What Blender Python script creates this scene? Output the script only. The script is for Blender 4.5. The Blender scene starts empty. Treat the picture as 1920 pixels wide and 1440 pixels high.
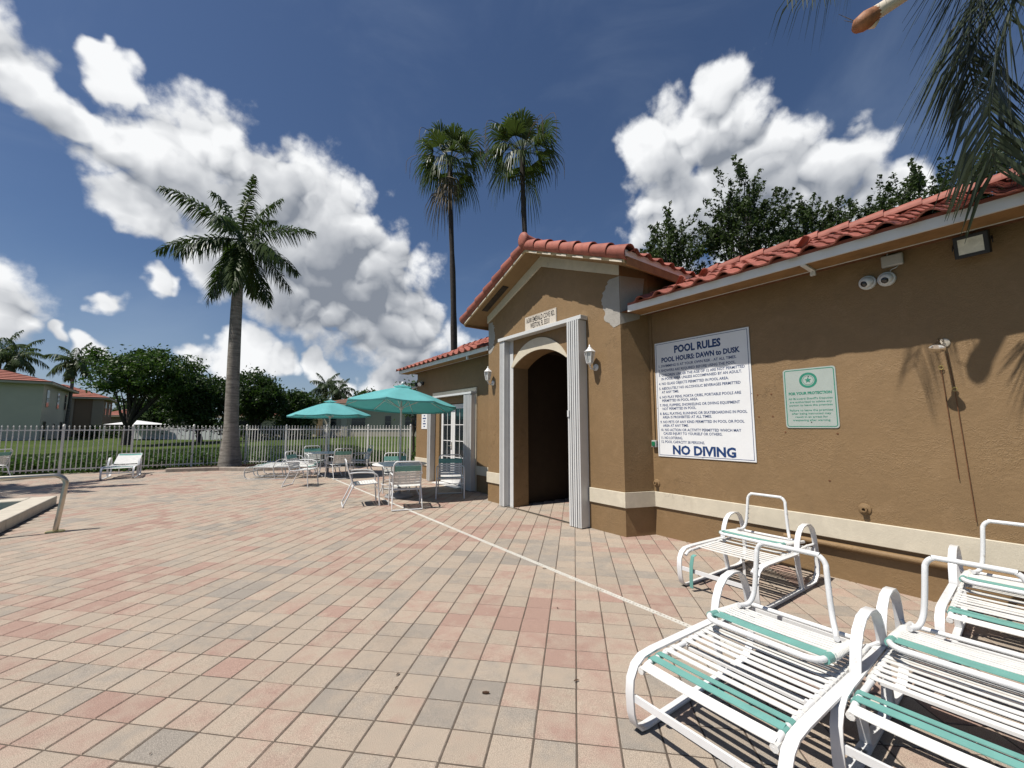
import bpy, math, random
import numpy as np
from mathutils import Matrix, Vector
R = math.radians
rnd = random.Random(7)
sc = bpy.context.scene
col = sc.collection

# ------------------------------------------------------------------ camera
AZ, PITCH, ROLL, CAMH = R(36.44), R(5.87), R(-0.05), 1.55
_fw = Vector((math.sin(AZ)*math.cos(PITCH), math.cos(AZ)*math.cos(PITCH), math.sin(PITCH)))
_rt = Vector((math.cos(AZ), -math.sin(AZ), 0)); _up = _rt.cross(_fw)
_r2 = math.cos(ROLL)*_rt + math.sin(ROLL)*_up; _u2 = math.cos(ROLL)*_up - math.sin(ROLL)*_rt
CAM = Vector((0, 0, CAMH)); FPX = 770.0
cam = bpy.data.cameras.new('camera'); co = bpy.data.objects.new('camera', cam); col.objects.link(co)
cam.sensor_width = 36; cam.lens = FPX/1920*36; cam.clip_start = 0.05; cam.clip_end = 3000
m = Matrix((_r2, _u2, -_fw)).transposed().to_4x4(); m.translation = CAM; co.matrix_world = m
sc.camera = co
def at(x, y, depth):            # survey helper: photo pixel + distance -> place in the world
    return CAM + depth*(_fw + _r2*((x-960)/FPX) - _u2*((y-720)/FPX))
def gat(x, depth, z=0.0):       # the same for a point standing on the ground
    p = at(x, 799, depth); return Vector((p.x, p.y, z))

# ------------------------------------------------------------------ sun, sky
SUN = Vector((-0.42, 0.075, 0.76)).normalized()
SUN_EL = math.asin(SUN.z); SUN_ROT = math.atan2(SUN.x, SUN.y)
sl = bpy.data.lights.new('sun', 'SUN'); so = bpy.data.objects.new('sun', sl); col.objects.link(so)
sl.energy = 5.0; sl.angle = R(0.55); sl.color = (1.0, 0.955, 0.89)
so.rotation_euler = SUN.to_track_quat('Z', 'Y').to_euler(); so.location = (-10, 2, 20)
sc.view_settings.view_transform = 'Standard'; sc.view_settings.look = 'None'
sc.view_settings.gamma = 1; sc.view_settings.exposure = 0.16; sc.view_settings.use_curve_mapping = False
sc.cycles.max_bounces = 5; sc.cycles.diffuse_bounces = 1; sc.cycles.transparent_max_bounces = 8

def nd(nt, t, **kw):
    n = nt.nodes.new(t)
    for k, v in kw.items():
        if k.startswith('i_'):
            n.inputs[int(k[2:])].default_value = v
        else:
            setattr(n, k, v)
    return n
def vm(nt, op, a, b=None):
    n = nt.nodes.new('ShaderNodeVectorMath'); n.operation = op
    for i, s in enumerate((a, b)):
        if s is None: continue
        if hasattr(s, 'is_output'): nt.links.new(s, n.inputs[i])
        else: n.inputs[i].default_value = s
    return n.outputs['Value'] if op in ('DOT_PRODUCT', 'LENGTH', 'DISTANCE') else n.outputs[0]
def mt(nt, op, a, b=None, c=None, clamp=False):
    n = nt.nodes.new('ShaderNodeMath'); n.operation = op; n.use_clamp = clamp
    for i, s in enumerate((a, b, c)):
        if s is None: continue
        if hasattr(s, 'is_output'): nt.links.new(s, n.inputs[i])
        else: n.inputs[i].default_value = s
    return n.outputs[0]
def mr(nt, v, a, b, c=0.0, d=1.0, smooth=True):
    n = nt.nodes.new('ShaderNodeMapRange'); n.interpolation_type = 'SMOOTHSTEP' if smooth else 'LINEAR'
    nt.links.new(v, n.inputs[0])
    for i, x in zip((1, 2, 3, 4), (a, b, c, d)): n.inputs[i].default_value = x
    return n.outputs[0]
def mixc(nt, f, a, b, mode='MIX'):
    n = nt.nodes.new('ShaderNodeMix'); n.data_type = 'RGBA'; n.blend_type = mode
    for i, s in ((0, f), (6, a), (7, b)):
        if hasattr(s, 'is_output'): nt.links.new(s, n.inputs[i])
        elif isinstance(s, (int, float)): n.inputs[i].default_value = s
        else: n.inputs[i].default_value = (*s, 1)
    return n.outputs[2]
def noise(nt, vec, scale, detail=4, rough=0.55, dist=0.0):
    n = nt.nodes.new('ShaderNodeTexNoise')
    n.inputs['Scale'].default_value = scale; n.inputs['Detail'].default_value = detail
    n.inputs['Roughness'].default_value = rough; n.inputs['Distortion'].default_value = dist
    if vec is not None: nt.links.new(vec, n.inputs['Vector'])
    return n

# cumulus in the sky: soft heaps (direction, angular radius), broken up by noise
LOBES = [ # photo x, y, radius px: the heaps of cumulus seen over the pool, then small puffs near the horizon
 (20,120,95),(-90,60,130),(110,215,80),(215,260,84),(330,300,96),(300,385,80),(420,300,95),
 (520,360,125),(615,450,148),(505,480,118),(685,535,128),(590,562,84),(762,622,78),(430,425,85),
 (240,160,52),(205,115,32),
 (1245,265,85),(1340,220,95),(1400,330,130),(1275,400,105),(1505,350,130),(1590,290,66),(1650,390,95),(1450,450,150),
 (0,575,95),(-70,520,110),(110,628,26),
 (448,668,62),(372,662,40),(525,684,42),(600,695,32),(300,520,40),(740,715,60),(210,575,24),(640,712,24),(170,665,26)]
def build_world():
    w = bpy.data.worlds.new('World'); sc.world = w; w.use_nodes = True
    nt = w.node_tree; nt.nodes.clear()
    tc = nt.nodes.new('ShaderNodeTexCoord'); dr = vm(nt, 'NORMALIZE', tc.outputs['Generated'])
    wv = vm(nt, 'SCALE', vm(nt, 'SUBTRACT', noise(nt, dr, 8.0, 3, 0.55).outputs['Color'], (0.5, 0.5, 0.5))); wv.node.inputs['Scale'].default_value = 0.13
    wv3 = vm(nt, 'SCALE', vm(nt, 'SUBTRACT', noise(nt, dr, 27.0, 2, 0.5).outputs['Color'], (0.5, 0.5, 0.5))); wv3.node.inputs['Scale'].default_value = 0.035
    wv = vm(nt, 'ADD', wv, wv3)
    side = vm(nt, 'DOT_PRODUCT', dr, tuple(_fw))
    # the same weather all round: loose cumulus outside the picture too
    back = mt(nt, 'ADD', mr(nt, noise(nt, dr, 2.6, 3, 0.55).outputs[0], 0.54, 0.76, -1.0, 0.8), mr(nt, side, 0.25, 0.50, 0.0, -3.0))
    def heaps(off, lobes):
        d = vm(nt, 'ADD', dr, off) if off is not None else dr
        d = vm(nt, 'ADD', d, wv); acc = back
        for (x, y, r) in lobes:
            c = (at(x, y, 1.0)-CAM); L = c.length; c.normalize()
            ra = r/FPX/L**1.5*1.12; wt = min(1.0, 0.62+ra*3.5)
            v = mt(nt, 'MULTIPLY_ADD', vm(nt, 'DISTANCE', d, tuple(c)), -wt/ra, wt)
            acc = mt(nt, 'MAXIMUM', acc, v)
        return acc
    lit = (SUN*0.75+Vector((0, 0, 0.45))).normalized()
    h0 = heaps(None, LOBES); h1 = heaps(tuple(lit*0.075), LOBES[:14]+LOBES[16:26])
    def puffs(vec, scale, det):      # rounded heads with creases between them
        n = nt.nodes.new('ShaderNodeTexNoise'); n.noise_type = 'RIDGED_MULTIFRACTAL'; n.normalize = False
        for k, v in (('Scale', scale), ('Detail', det), ('Roughness', 0.52), ('Lacunarity', 2.1), ('Offset', 1.0), ('Gain', 1.0)): n.inputs[k].default_value = v
        nt.links.new(vec, n.inputs['Vector']); return mt(nt, 'MULTIPLY_ADD', n.outputs[0], -0.55, 0.75)
    wl = vm(nt, 'ADD', dr, vm(nt, 'SCALE', wv)); wl.node.inputs[1].links[0].from_node.inputs['Scale'].default_value = 0.30
    p0 = puffs(wl, 8.0, 4.0); p1 = puffs(vm(nt, 'ADD', wl, tuple(lit*0.020)), 8.0, 2.5)
    f0 = noise(nt, dr, 22.0, 6, 0.6).outputs[0]
    d0 = mt(nt, 'ADD', mt(nt, 'MULTIPLY', h0, 1.25), mt(nt, 'MULTIPLY_ADD', p0, 0.62, -0.13))
    d0 = mt(nt, 'ADD', d0, mt(nt, 'MULTIPLY_ADD', f0, 0.80, -0.40))
    alpha = mr(nt, d0, -0.06, 0.40)
    thick = mt(nt, 'MAXIMUM', mt(nt, 'MULTIPLY_ADD', h1, 1.0, 0.02), 0.0)
    relief = mt(nt, 'MULTIPLY', mt(nt, 'SUBTRACT', p0, p1), 0.85)
    sh = mt(nt, 'ADD', mt(nt, 'POWER', 2.718, mt(nt, 'MULTIPLY', thick, -1.30)), relief)
    sh = mt(nt, 'ADD', sh, mt(nt, 'MULTIPLY_ADD', p0, 0.16, -0.07))
    sh = mt(nt, 'ADD', sh, mt(nt, 'MULTIPLY_ADD', f0, 0.14, -0.07))
    ccol = mixc(nt, mr(nt, sh, 0.20, 1.02, 0, 1, False), (0.215, 0.24, 0.285), (0.85, 0.86, 0.87))
    mp = nt.nodes.new('ShaderNodeMapping'); mp.inputs['Scale'].default_value = (1.6, 1.2, 2.6); mp.inputs['Rotation'].default_value = (0.3, 0.5, 0.4); nt.links.new(dr, mp.inputs[0])
    veil = mr(nt, noise(nt, mp.outputs[0], 2.0, 6, 0.55, 0.5).outputs[0], 0.45, 0.85, 0.0, 0.17)
    sep = nt.nodes.new('ShaderNodeSeparateXYZ'); nt.links.new(dr, sep.inputs[0])
    veil = mt(nt, 'ADD', veil, mr(nt, sep.outputs[2], 0.0, 0.32, 0.42, 0.0), clamp=True)
    sky = nt.nodes.new('ShaderNodeTexSky'); sky.sky_type = 'NISHITA'; sky.sun_disc = False
    sky.sun_elevation = SUN_EL; sky.sun_rotation = SUN_ROT; sky.air_density = 1.0; sky.dust_density = 0.6; sky.ozone_density = 3.0; sky.altitude = 0
    b1 = nt.nodes.new('ShaderNodeBackground'); b1.inputs[1].default_value = 0.064; nt.links.new(mixc(nt, 1.0, sky.outputs[0], (0.82, 0.90, 1.03), 'MULTIPLY'), b1.inputs[0])
    b2 = nt.nodes.new('ShaderNodeBackground'); b2.inputs[0].default_value = (0.36, 0.44, 0.56, 1)
    b3 = nt.nodes.new('ShaderNodeBackground'); nt.links.new(ccol, b3.inputs[0])
    m1 = nt.nodes.new('ShaderNodeMixShader'); nt.links.new(veil, m1.inputs[0]); nt.links.new(b1.outputs[0], m1.inputs[1]); nt.links.new(b2.outputs[0], m1.inputs[2])
    m2 = nt.nodes.new('ShaderNodeMixShader'); nt.links.new(alpha, m2.inputs[0]); nt.links.new(m1.outputs[0], m2.inputs[1]); nt.links.new(b3.outputs[0], m2.inputs[2])
    o = nt.nodes.new('ShaderNodeOutputWorld'); nt.links.new(m2.outputs[0], o.inputs[0])
    w.cycles.sampling_method = 'NONE'
build_world()

# ------------------------------------------------------------------ materials
M = {}
def mat(name, colr, rough=0.6, vary=0.12, vscale=6.0, bump=0.0, bscale=60.0, metal=0.0, spec=0.4, dirt=None, trans=None, fn=None):
    """plain procedural surface: colour broken by noise, optional dirt patches and fine bump"""
    mm = bpy.data.materials.new(name); mm.use_nodes = True; nt = mm.node_tree
    p = nt.nodes['Principled BSDF']; p.inputs['Roughness'].default_value = rough; p.inputs['Metallic'].default_value = metal
    p.inputs['Specular IOR Level'].default_value = spec
    g = nt.nodes.new('ShaderNodeNewGeometry'); pos = g.outputs['Position']
    n1 = noise(nt, pos, vscale, 5, 0.6)
    v = mr(nt, n1.outputs[0], 0.3, 0.7, 1-vary, 1+vary, False)
    hs = nt.nodes.new('ShaderNodeHueSaturation'); hs.inputs['Color'].default_value = (*colr, 1); nt.links.new(v, hs.inputs['Value'])
    c = hs.outputs[0]
    if dirt:
        n2 = noise(nt, pos, dirt[1], 6, 0.65, 0.4)
        c = mixc(nt, mr(nt, n2.outputs[0], dirt[2], dirt[3], 0, dirt[4]), c, dirt[0])
    if fn: c = fn(nt, pos, c, p)
    nt.links.new(c, p.inputs['Base Color'])
    if bump:
        n3 = noise(nt, pos, bscale, 5, 0.6)
        b = nt.nodes.new('ShaderNodeBump'); b.inputs['Strength'].default_value = bump; b.inputs['Distance'].default_value = 0.01
        nt.links.new(n3.outputs[0], b.inputs['Height']); nt.links.new(b.outputs[0], p.inputs['Normal'])
    if trans:
        t = nt.nodes.new('ShaderNodeBsdfTranslucent'); t.inputs[0].default_value = (*trans[0], 1)
        mx = nt.nodes.new('ShaderNodeMixShader'); mx.inputs[0].default_value = trans[1]
        out = nt.nodes['Material Output']
        nt.links.new(p.outputs[0], mx.inputs[1]); nt.links.new(t.outputs[0], mx.inputs[2]); nt.links.new(mx.outputs[0], out.inputs[0])
    M[name] = mm
    return mm
def stucco(name, colr, k=1.0, wear=(0.20, 0.13, 0.07)):
    mm = bpy.data.materials.new(name); mm.use_nodes = True; nt = mm.node_tree; p = nt.nodes['Principled BSDF']
    p.inputs['Roughness'].default_value = 0.62; p.inputs['Specular IOR Level'].default_value = 0.35
    pos = nt.nodes.new('ShaderNodeNewGeometry').outputs['Position']
    n1 = noise(nt, pos, 1.3, 6, 0.6); n2 = noise(nt, pos, 9, 6, 0.65)
    v = mt(nt, 'ADD', mr(nt, n1.outputs[0], 0.3, 0.7, 0.90, 1.06, False), mr(nt, n2.outputs[0], 0.3, 0.7, -0.05, 0.05, False))
    hs = nt.nodes.new('ShaderNodeHueSaturation'); hs.inputs['Color'].default_value = (*colr, 1); nt.links.new(v, hs.inputs['Value'])
    # runs and grime streaking downwards
    mp = nt.nodes.new('ShaderNodeMapping'); mp.inputs['Scale'].default_value = (7, 7, 0.7); nt.links.new(pos, mp.inputs[0])
    st = noise(nt, mp.outputs[0], 1.0, 5, 0.6)
    c = mixc(nt, mr(nt, st.outputs[0], 0.55, 0.80, 0, 0.30), hs.outputs[0], wear)
    bl = noise(nt, pos, 3.2, 7, 0.7, 0.8)
    c = mixc(nt, mr(nt, bl.outputs[0], 0.50, 0.72, 0, 0.28), c, tuple(min(1, x*1.35+.02) for x in colr))
    ck = nt.nodes.new('ShaderNodeTexVoronoi'); ck.feature = 'DISTANCE_TO_EDGE'; ck.inputs['Scale'].default_value = 0.75
    cw = vm(nt, 'SCALE', noise(nt, pos, 3.0, 6, 0.7).outputs['Color']); cw.node.inputs['Scale'].default_value = 0.55
    nt.links.new(vm(nt, 'ADD', pos, cw), ck.inputs['Vector'])
    crack = mt(nt, 'MULTIPLY', mr(nt, ck.outputs['Distance'], 0.0, 0.006, 1.0, 0.0), mr(nt, noise(nt, pos, 1.1, 2, 0.5).outputs[0], 0.50, 0.60))
    c = mixc(nt, mt(nt, 'MULTIPLY', crack, 0.55), c, tuple(x*.35 for x in colr))
    nt.links.new(c, p.inputs['Base Color'])
    # trowelled relief: flattened ridges in patches, fine sand on top
    vo = nt.nodes.new('ShaderNodeTexVoronoi'); vo.feature = 'DISTANCE_TO_EDGE'; vo.inputs['Scale'].default_value = 16
    wv = vm(nt, 'SCALE', noise(nt, pos, 9, 4, 0.7).outputs['Color']); wv.node.inputs['Scale'].default_value = 0.28
    nt.links.new(vm(nt, 'ADD', pos, wv), vo.inputs['Vector'])
    ridge = mr(nt, vo.outputs['Distance'], 0.0, 0.16, 1.0, 0.0)
    msk = mr(nt, noise(nt, pos, 2.6, 4, 0.6).outputs[0], 0.42, 0.62)
    h = mt(nt, 'MULTIPLY', ridge, mt(nt, 'MULTIPLY_ADD', msk, 0.50, 0.04))
    h = mt(nt, 'ADD', h, mt(nt, 'MULTIPLY', noise(nt, pos, 26, 6, 0.7).outputs[0], 0.9))
    h = mt(nt, 'ADD', h, mt(nt, 'MULTIPLY', noise(nt, pos, 150, 3, 0.6).outputs[0], 0.22))
    b = nt.nodes.new('ShaderNodeBump'); b.inputs['Strength'].default_value = 0.42*k; b.inputs['Distance'].default_value = 0.011
    nt.links.new(h, b.inputs['Height']); nt.links.new(b.outputs[0], p.inputs['Normal'])
    M[name] = mm; return mm
stucco('tan_stucco', (0.242, 0.154, 0.074))
stucco('cream_stucco', (0.62, 0.555, 0.43), 0.30, (0.40, 0.34, 0.25))
stucco('grey_render', (0.36, 0.335, 0.295), 0.8, (0.22, 0.205, 0.18))
mat('white_paint', (0.74, 0.73, 0.70), 0.38, 0.05, 4, 0.05, 90, dirt=((0.45, 0.41, 0.34), 9, 0.62, 0.80, 0.35))
mat('white_metal', (0.71, 0.71, 0.70), 0.30, 0.06, 5, 0.05, 60, spec=0.5, dirt=((0.36, 0.30, 0.22), 13, 0.60, 0.76, 0.6))
mat('shutter_white', (0.62, 0.62, 0.60), 0.35, 0.05, 5, 0.03, 60, spec=0.5, dirt=((0.40, 0.37, 0.32), 5, 0.60, 0.80, 0.4))
mat('strap_white', (0.73, 0.72, 0.68), 0.5, 0.08, 12, 0.15, 160, dirt=((0.45, 0.40, 0.31), 19, 0.56, 0.78, 0.45))
mat('strap_teal', (0.150, 0.350, 0.305), 0.5, 0.10, 9, 0.1, 200, dirt=((0.25, 0.45, 0.40), 16, 0.58, 0.80, 0.5))
mat('fence_paint', (0.70, 0.68, 0.63), 0.45, 0.06, 3, 0.03, 60, dirt=((0.36, 0.32, 0.25), 6, 0.60, 0.80, 0.4))
mat('umbrella_cloth', (0.20, 0.57, 0.58), 0.8, 0.08, 3, 0.15, 300, trans=((0.14, 0.56, 0.55), 0.42))
mat('raw_wood', (0.27, 0.150, 0.062), 0.7, 0.25, 7, 0.3, 40, dirt=((0.22, 0.12, 0.05), 14, 0.55, 0.75, 0.5))
mat('pale_wood', (0.50, 0.37, 0.20), 0.7, 0.25, 9, 0.3, 40, dirt=((0.20, 0.13, 0.06), 12, 0.55, 0.75, 0.6))
mat('soffit_paint', (0.27, 0.175, 0.085), 0.7, 0.10, 4, 0.1, 40)
mat('steel', (0.50, 0.46, 0.39), 0.30, 0.10, 8, 0.03, 60, metal=0.9)
mat('chrome', (0.75, 0.75, 0.76), 0.12, 0.04, 8, metal=1.0)
mat('rust', (0.16, 0.07, 0.03), 0.85, 0.3, 20, 0.3, 80)
mat('black_plastic', (0.018, 0.018, 0.02), 0.45, 0.1)
mat('lens', (0.006, 0.006, 0.008), 0.08, 0.05, spec=0.8)
mat('grey_plastic', (0.44, 0.43, 0.41), 0.5, 0.06)
mat('green_plastic', (0.01, 0.16, 0.07), 0.4, 0.1)
mat('flood_glass', (0.62, 0.60, 0.50), 0.25, 0.15, 25)
mat('brass', (0.62, 0.50, 0.18), 0.35, 0.15, 20, metal=0.8)
mat('sign_white', (0.78, 0.78, 0.77), 0.35, 0.03, 4, dirt=((0.60, 0.57, 0.50), 8, 0.62, 0.85, 0.3))
mat('sign_cream', (0.62, 0.55, 0.46), 0.5, 0.06, 6)
mat('sign_mint', (0.385, 0.430, 0.390), 0.35, 0.05, 5)
mat('ink_blue', (0.012, 0.045, 0.15), 0.5, 0.1)
mat('ink_green', (0.03, 0.22, 0.145), 0.5, 0.2, 40)
mat('ink_black', (0.02, 0.018, 0.016), 0.6, 0.2)
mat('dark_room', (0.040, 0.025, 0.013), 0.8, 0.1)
mat('door_glass', (0.012, 0.016, 0.018), 0.06, 0.1, spec=0.7)
mat('window_glass', (0.02, 0.025, 0.03), 0.08, 0.1, spec=0.7)
mat('coping', (0.52, 0.47, 0.38), 0.8, 0.10, 6, 0.4, 90, dirt=((0.30, 0.26, 0.20), 4, 0.56, 0.78, 0.4))
mat('kerb_stone', (0.34, 0.29, 0.24), 0.85, 0.2, 8, 0.5, 60)
mat('mulch', (0.045, 0.026, 0.016), 0.95, 0.4, 25, 1.0, 60)
mat('drain_plastic', (0.60, 0.575, 0.51), 0.6, 0.1, 9, 0.2, 90, dirt=((0.28, 0.23, 0.17), 9, 0.50, 0.74, 0.6))
mat('base_cast', (0.27, 0.27, 0.265), 0.6, 0.1, 12, 0.2, 60)
mat('dead_leaf', (0.06, 0.030, 0.014), 0.8, 0.4, 30)
mat('lamp_glass', (0.60, 0.61, 0.58), 0.15, 0.1, 10, spec=0.6)
# paving: colour follows the paver cell, grain within
PITCHP, U0, V0 = 0.2118, 2.2153, 0.0115
def paver_col(nt, pos, c, p):
    s = nt.nodes.new('ShaderNodeSeparateXYZ'); nt.links.new(pos, s.inputs[0]); q = 2**-0.5/PITCHP
    u = mt(nt, 'FLOOR', mt(nt, 'ADD', mt(nt, 'MULTIPLY', mt(nt, 'ADD', s.outputs[0], s.outputs[1]), q), -U0/PITCHP+40))
    v = mt(nt, 'FLOOR', mt(nt, 'ADD', mt(nt, 'MULTIPLY', mt(nt, 'SUBTRACT', s.outputs[1], s.outputs[0]), q), -V0/PITCHP+40))
    cb = nt.nodes.new('ShaderNodeCombineXYZ'); nt.links.new(u, cb.inputs[0]); nt.links.new(v, cb.inputs[1])
    wn = nt.nodes.new('ShaderNodeTexWhiteNoise'); nt.links.new(cb.outputs[0], wn.inputs['Vector'])
    patch = noise(nt, cb.outputs[0], 0.16, 2, 0.5)
    f = mt(nt, 'ADD', mt(nt, 'MULTIPLY', wn.outputs['Value'], 0.36), mt(nt, 'MULTIPLY', patch.outputs[0], 1.18))
    # shades run across each stone as well
    f = mt(nt, 'ADD', f, mr(nt, noise(nt, pos, 7.0, 4, 0.6).outputs[0], 0.3, 0.7, -0.11, 0.11, False))
    cr = nt.nodes.new('ShaderNodeValToRGB'); e = cr.color_ramp
    stops = [(0.48, (0.290, 0.256, 0.216)), (0.57, (0.325, 0.280, 0.230)), (0.66, (0.368, 0.306, 0.242)), (0.78, (0.392, 0.320, 0.250)), (0.86, (0.382, 0.292, 0.230)), (0.94, (0.364, 0.262, 0.208)), (1.0, (0.342, 0.230, 0.184))]
    while len(e.elements) < len(stops): e.elements.new(0.5)
    for el, (ps, cc) in zip(e.elements, stops): el.position = min(ps, 1); el.color = (*cc, 1)
    nt.links.new(f, cr.inputs[0])
    c = cr.outputs[0]
    gr = noise(nt, pos, 260, 3, 0.7); c = mixc(nt, 0.75, c, mixc(nt, mr(nt, gr.outputs[0], 0.35, 0.68, 0, 1, False), (0.25, 0.25, 0.25), (0.80, 0.80, 0.80)), 'OVERLAY')
    st = noise(nt, pos, 1.1, 7, 0.68, 0.6)
    c = mixc(nt, mr(nt, st.outputs[0], 0.55, 0.76, 0, 0.32), c, (0.22, 0.18, 0.145))
    vb = mr(nt, wn.outputs['Color'], 0, 1, 0.93, 1.07, False)
    hs = nt.nodes.new('ShaderNodeHueSaturation'); nt.links.new(c, hs.inputs['Color']); nt.links.new(vb, hs.inputs['Value'])
    return hs.outputs[0]
mat('paver', (0.4, 0.33, 0.26), 0.88, 0.0, 5, 0.45, 190, spec=0.2, fn=paver_col)
mat('joint_sand', (0.105, 0.082, 0.062), 0.95, 0.3, 20, 0.5, 120)
def tile_col(nt, pos, c, p):
    oi = nt.nodes.new('ShaderNodeObjectInfo')
    hs = nt.nodes.new('ShaderNodeHueSaturation'); nt.links.new(c, hs.inputs['Color'])
    nt.links.new(mr(nt, oi.outputs['Random'], 0, 1, 0.70, 1.18, False), hs.inputs['Value'])
    return hs.outputs[0]
mat('roof_clay', (0.330, 0.110, 0.078), 0.62, 0.18, 9, 0.25, 70, spec=0.3, dirt=((0.15, 0.07, 0.045), 7, 0.54, 0.76, 0.55), fn=tile_col)
def lawn_col(nt, pos, c, p):
    n = noise(nt, pos, 0.25, 5, 0.6); n2 = noise(nt, pos, 14, 4, 0.7)
    c = mixc(nt, mr(nt, n.outputs[0], 0.35, 0.65), (0.050, 0.078, 0.017), (0.080, 0.112, 0.026))
    return mixc(nt, mr(nt, n2.outputs[0], 0.40, 0.7, 0, 0.7), c, (0.018, 0.030, 0.008))
mat('lawn', (0.06, 0.10, 0.02), 0.95, 0.1, 5, 0.8, 30, fn=lawn_col, spec=0.1)
mat('grass_blade', (0.045, 0.075, 0.016), 0.6, 0.3, 2, trans=((0.07, 0.13, 0.02), 0.3))
def foliage(name, colr, vary=0.35, t=0.3, rough=0.5):
    return mat(name, colr, rough, vary, 1.6, trans=((colr[0]*1.3, colr[1]*1.5, colr[2]*0.9), t), spec=0.3)
foliage('leaf_dark', (0.034, 0.060, 0.016), .5); foliage('leaf_mid', (0.050, 0.088, 0.020), .5); foliage('leaf_oak', (0.046, 0.068, 0.022), .5); foliage('leaf_far', (0.045, 0.070, 0.028))
foliage('frond', (0.050, 0.078, 0.020), 0.3, 0.25, 0.38); foliage('frond_near', (0.050, 0.062, 0.036), 0.45, 0.15, 0.24); foliage('frond_fan', (0.060, 0.082, 0.026), 0.35, 0.25, 0.42)
foliage('frond_dead', (0.15, 0.115, 0.075), 0.4, 0.2, 0.7); foliage('shrub_leaf', (0.055, 0.105, 0.020), 0.4)
def trunk_col(nt, pos, c, p):
    mp = nt.nodes.new('ShaderNodeMapping'); mp.inputs['Scale'].default_value = (1.2, 1.2, 9); nt.links.new(pos, mp.inputs[0])
    n = noise(nt, mp.outputs[0], 1.5, 5, 0.65, 0.5)
    c = mixc(nt, mr(nt, n.outputs[0], 0.42, 0.66, 0, 0.7), c, (0.085, 0.070, 0.055))
    n2 = noise(nt, pos, 7, 5, 0.7); return mixc(nt, mr(nt, n2.outputs[0], 0.55, 0.72, 0, 0.6), c, (0.36, 0.34, 0.30))
mat('palm_trunk', (0.25, 0.225, 0.190), 0.9, 0.2, 5, 0.8, 25, fn=trunk_col)
mat('crownshaft', (0.085, 0.120, 0.030), 0.5, 0.2, 6)
mat('bark', (0.075, 0.058, 0.043), 0.95, 0.3, 8, 0.8, 40)
mat('bark_dark', (0.050, 0.042, 0.036), 0.95, 0.3, 8, 0.8, 40)
mat('boot', (0.30, 0.13, 0.06), 0.6, 0.35, 14, 0.3, 60)
mat('boot_pale', (0.66, 0.58, 0.46), 0.5, 0.15, 10)
mat('house_cream', (0.60, 0.55, 0.44), 0.9, 0.06, 0.5, 0.2, 20); mat('house_brown', (0.24, 0.155, 0.105), 0.9, 0.06, 0.5, 0.2, 20)
mat('house_pink', (0.36, 0.28, 0.22), 0.9, 0.06, 0.5); mat('house_pale', (0.50, 0.44, 0.34), 0.9, 0.06, 0.5)
mat('far_roof', (0.31, 0.115, 0.080), 0.8, 0.25, 3, 0.5, 12); mat('far_roof_brown', (0.24, 0.135, 0.095), 0.8, 0.3, 3, 0.5, 12)
mat('tent_cloth', (0.75, 0.75, 0.73), 0.8, 0.03)
def water_mat():
    mm = bpy.data.materials.new('pool_water'); mm.use_nodes = True; nt = mm.node_tree; p = nt.nodes['Principled BSDF']
    p.inputs['Base Color'].default_value = (0.055, 0.13, 0.13, 1); p.inputs['Roughness'].default_value = 0.05; p.inputs['Specular IOR Level'].default_value = 0.5
    pos = nt.nodes.new('ShaderNodeNewGeometry').outputs['Position']
    b = nt.nodes.new('ShaderNodeBump'); b.inputs['Strength'].default_value = 0.25; b.inputs['Distance'].default_value = 0.03
    nt.links.new(noise(nt, pos, 5, 3, 0.5).outputs[0], b.inputs['Height']); nt.links.new(b.outputs[0], p.inputs['Normal']); M['pool_water'] = mm
water_mat()

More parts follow.
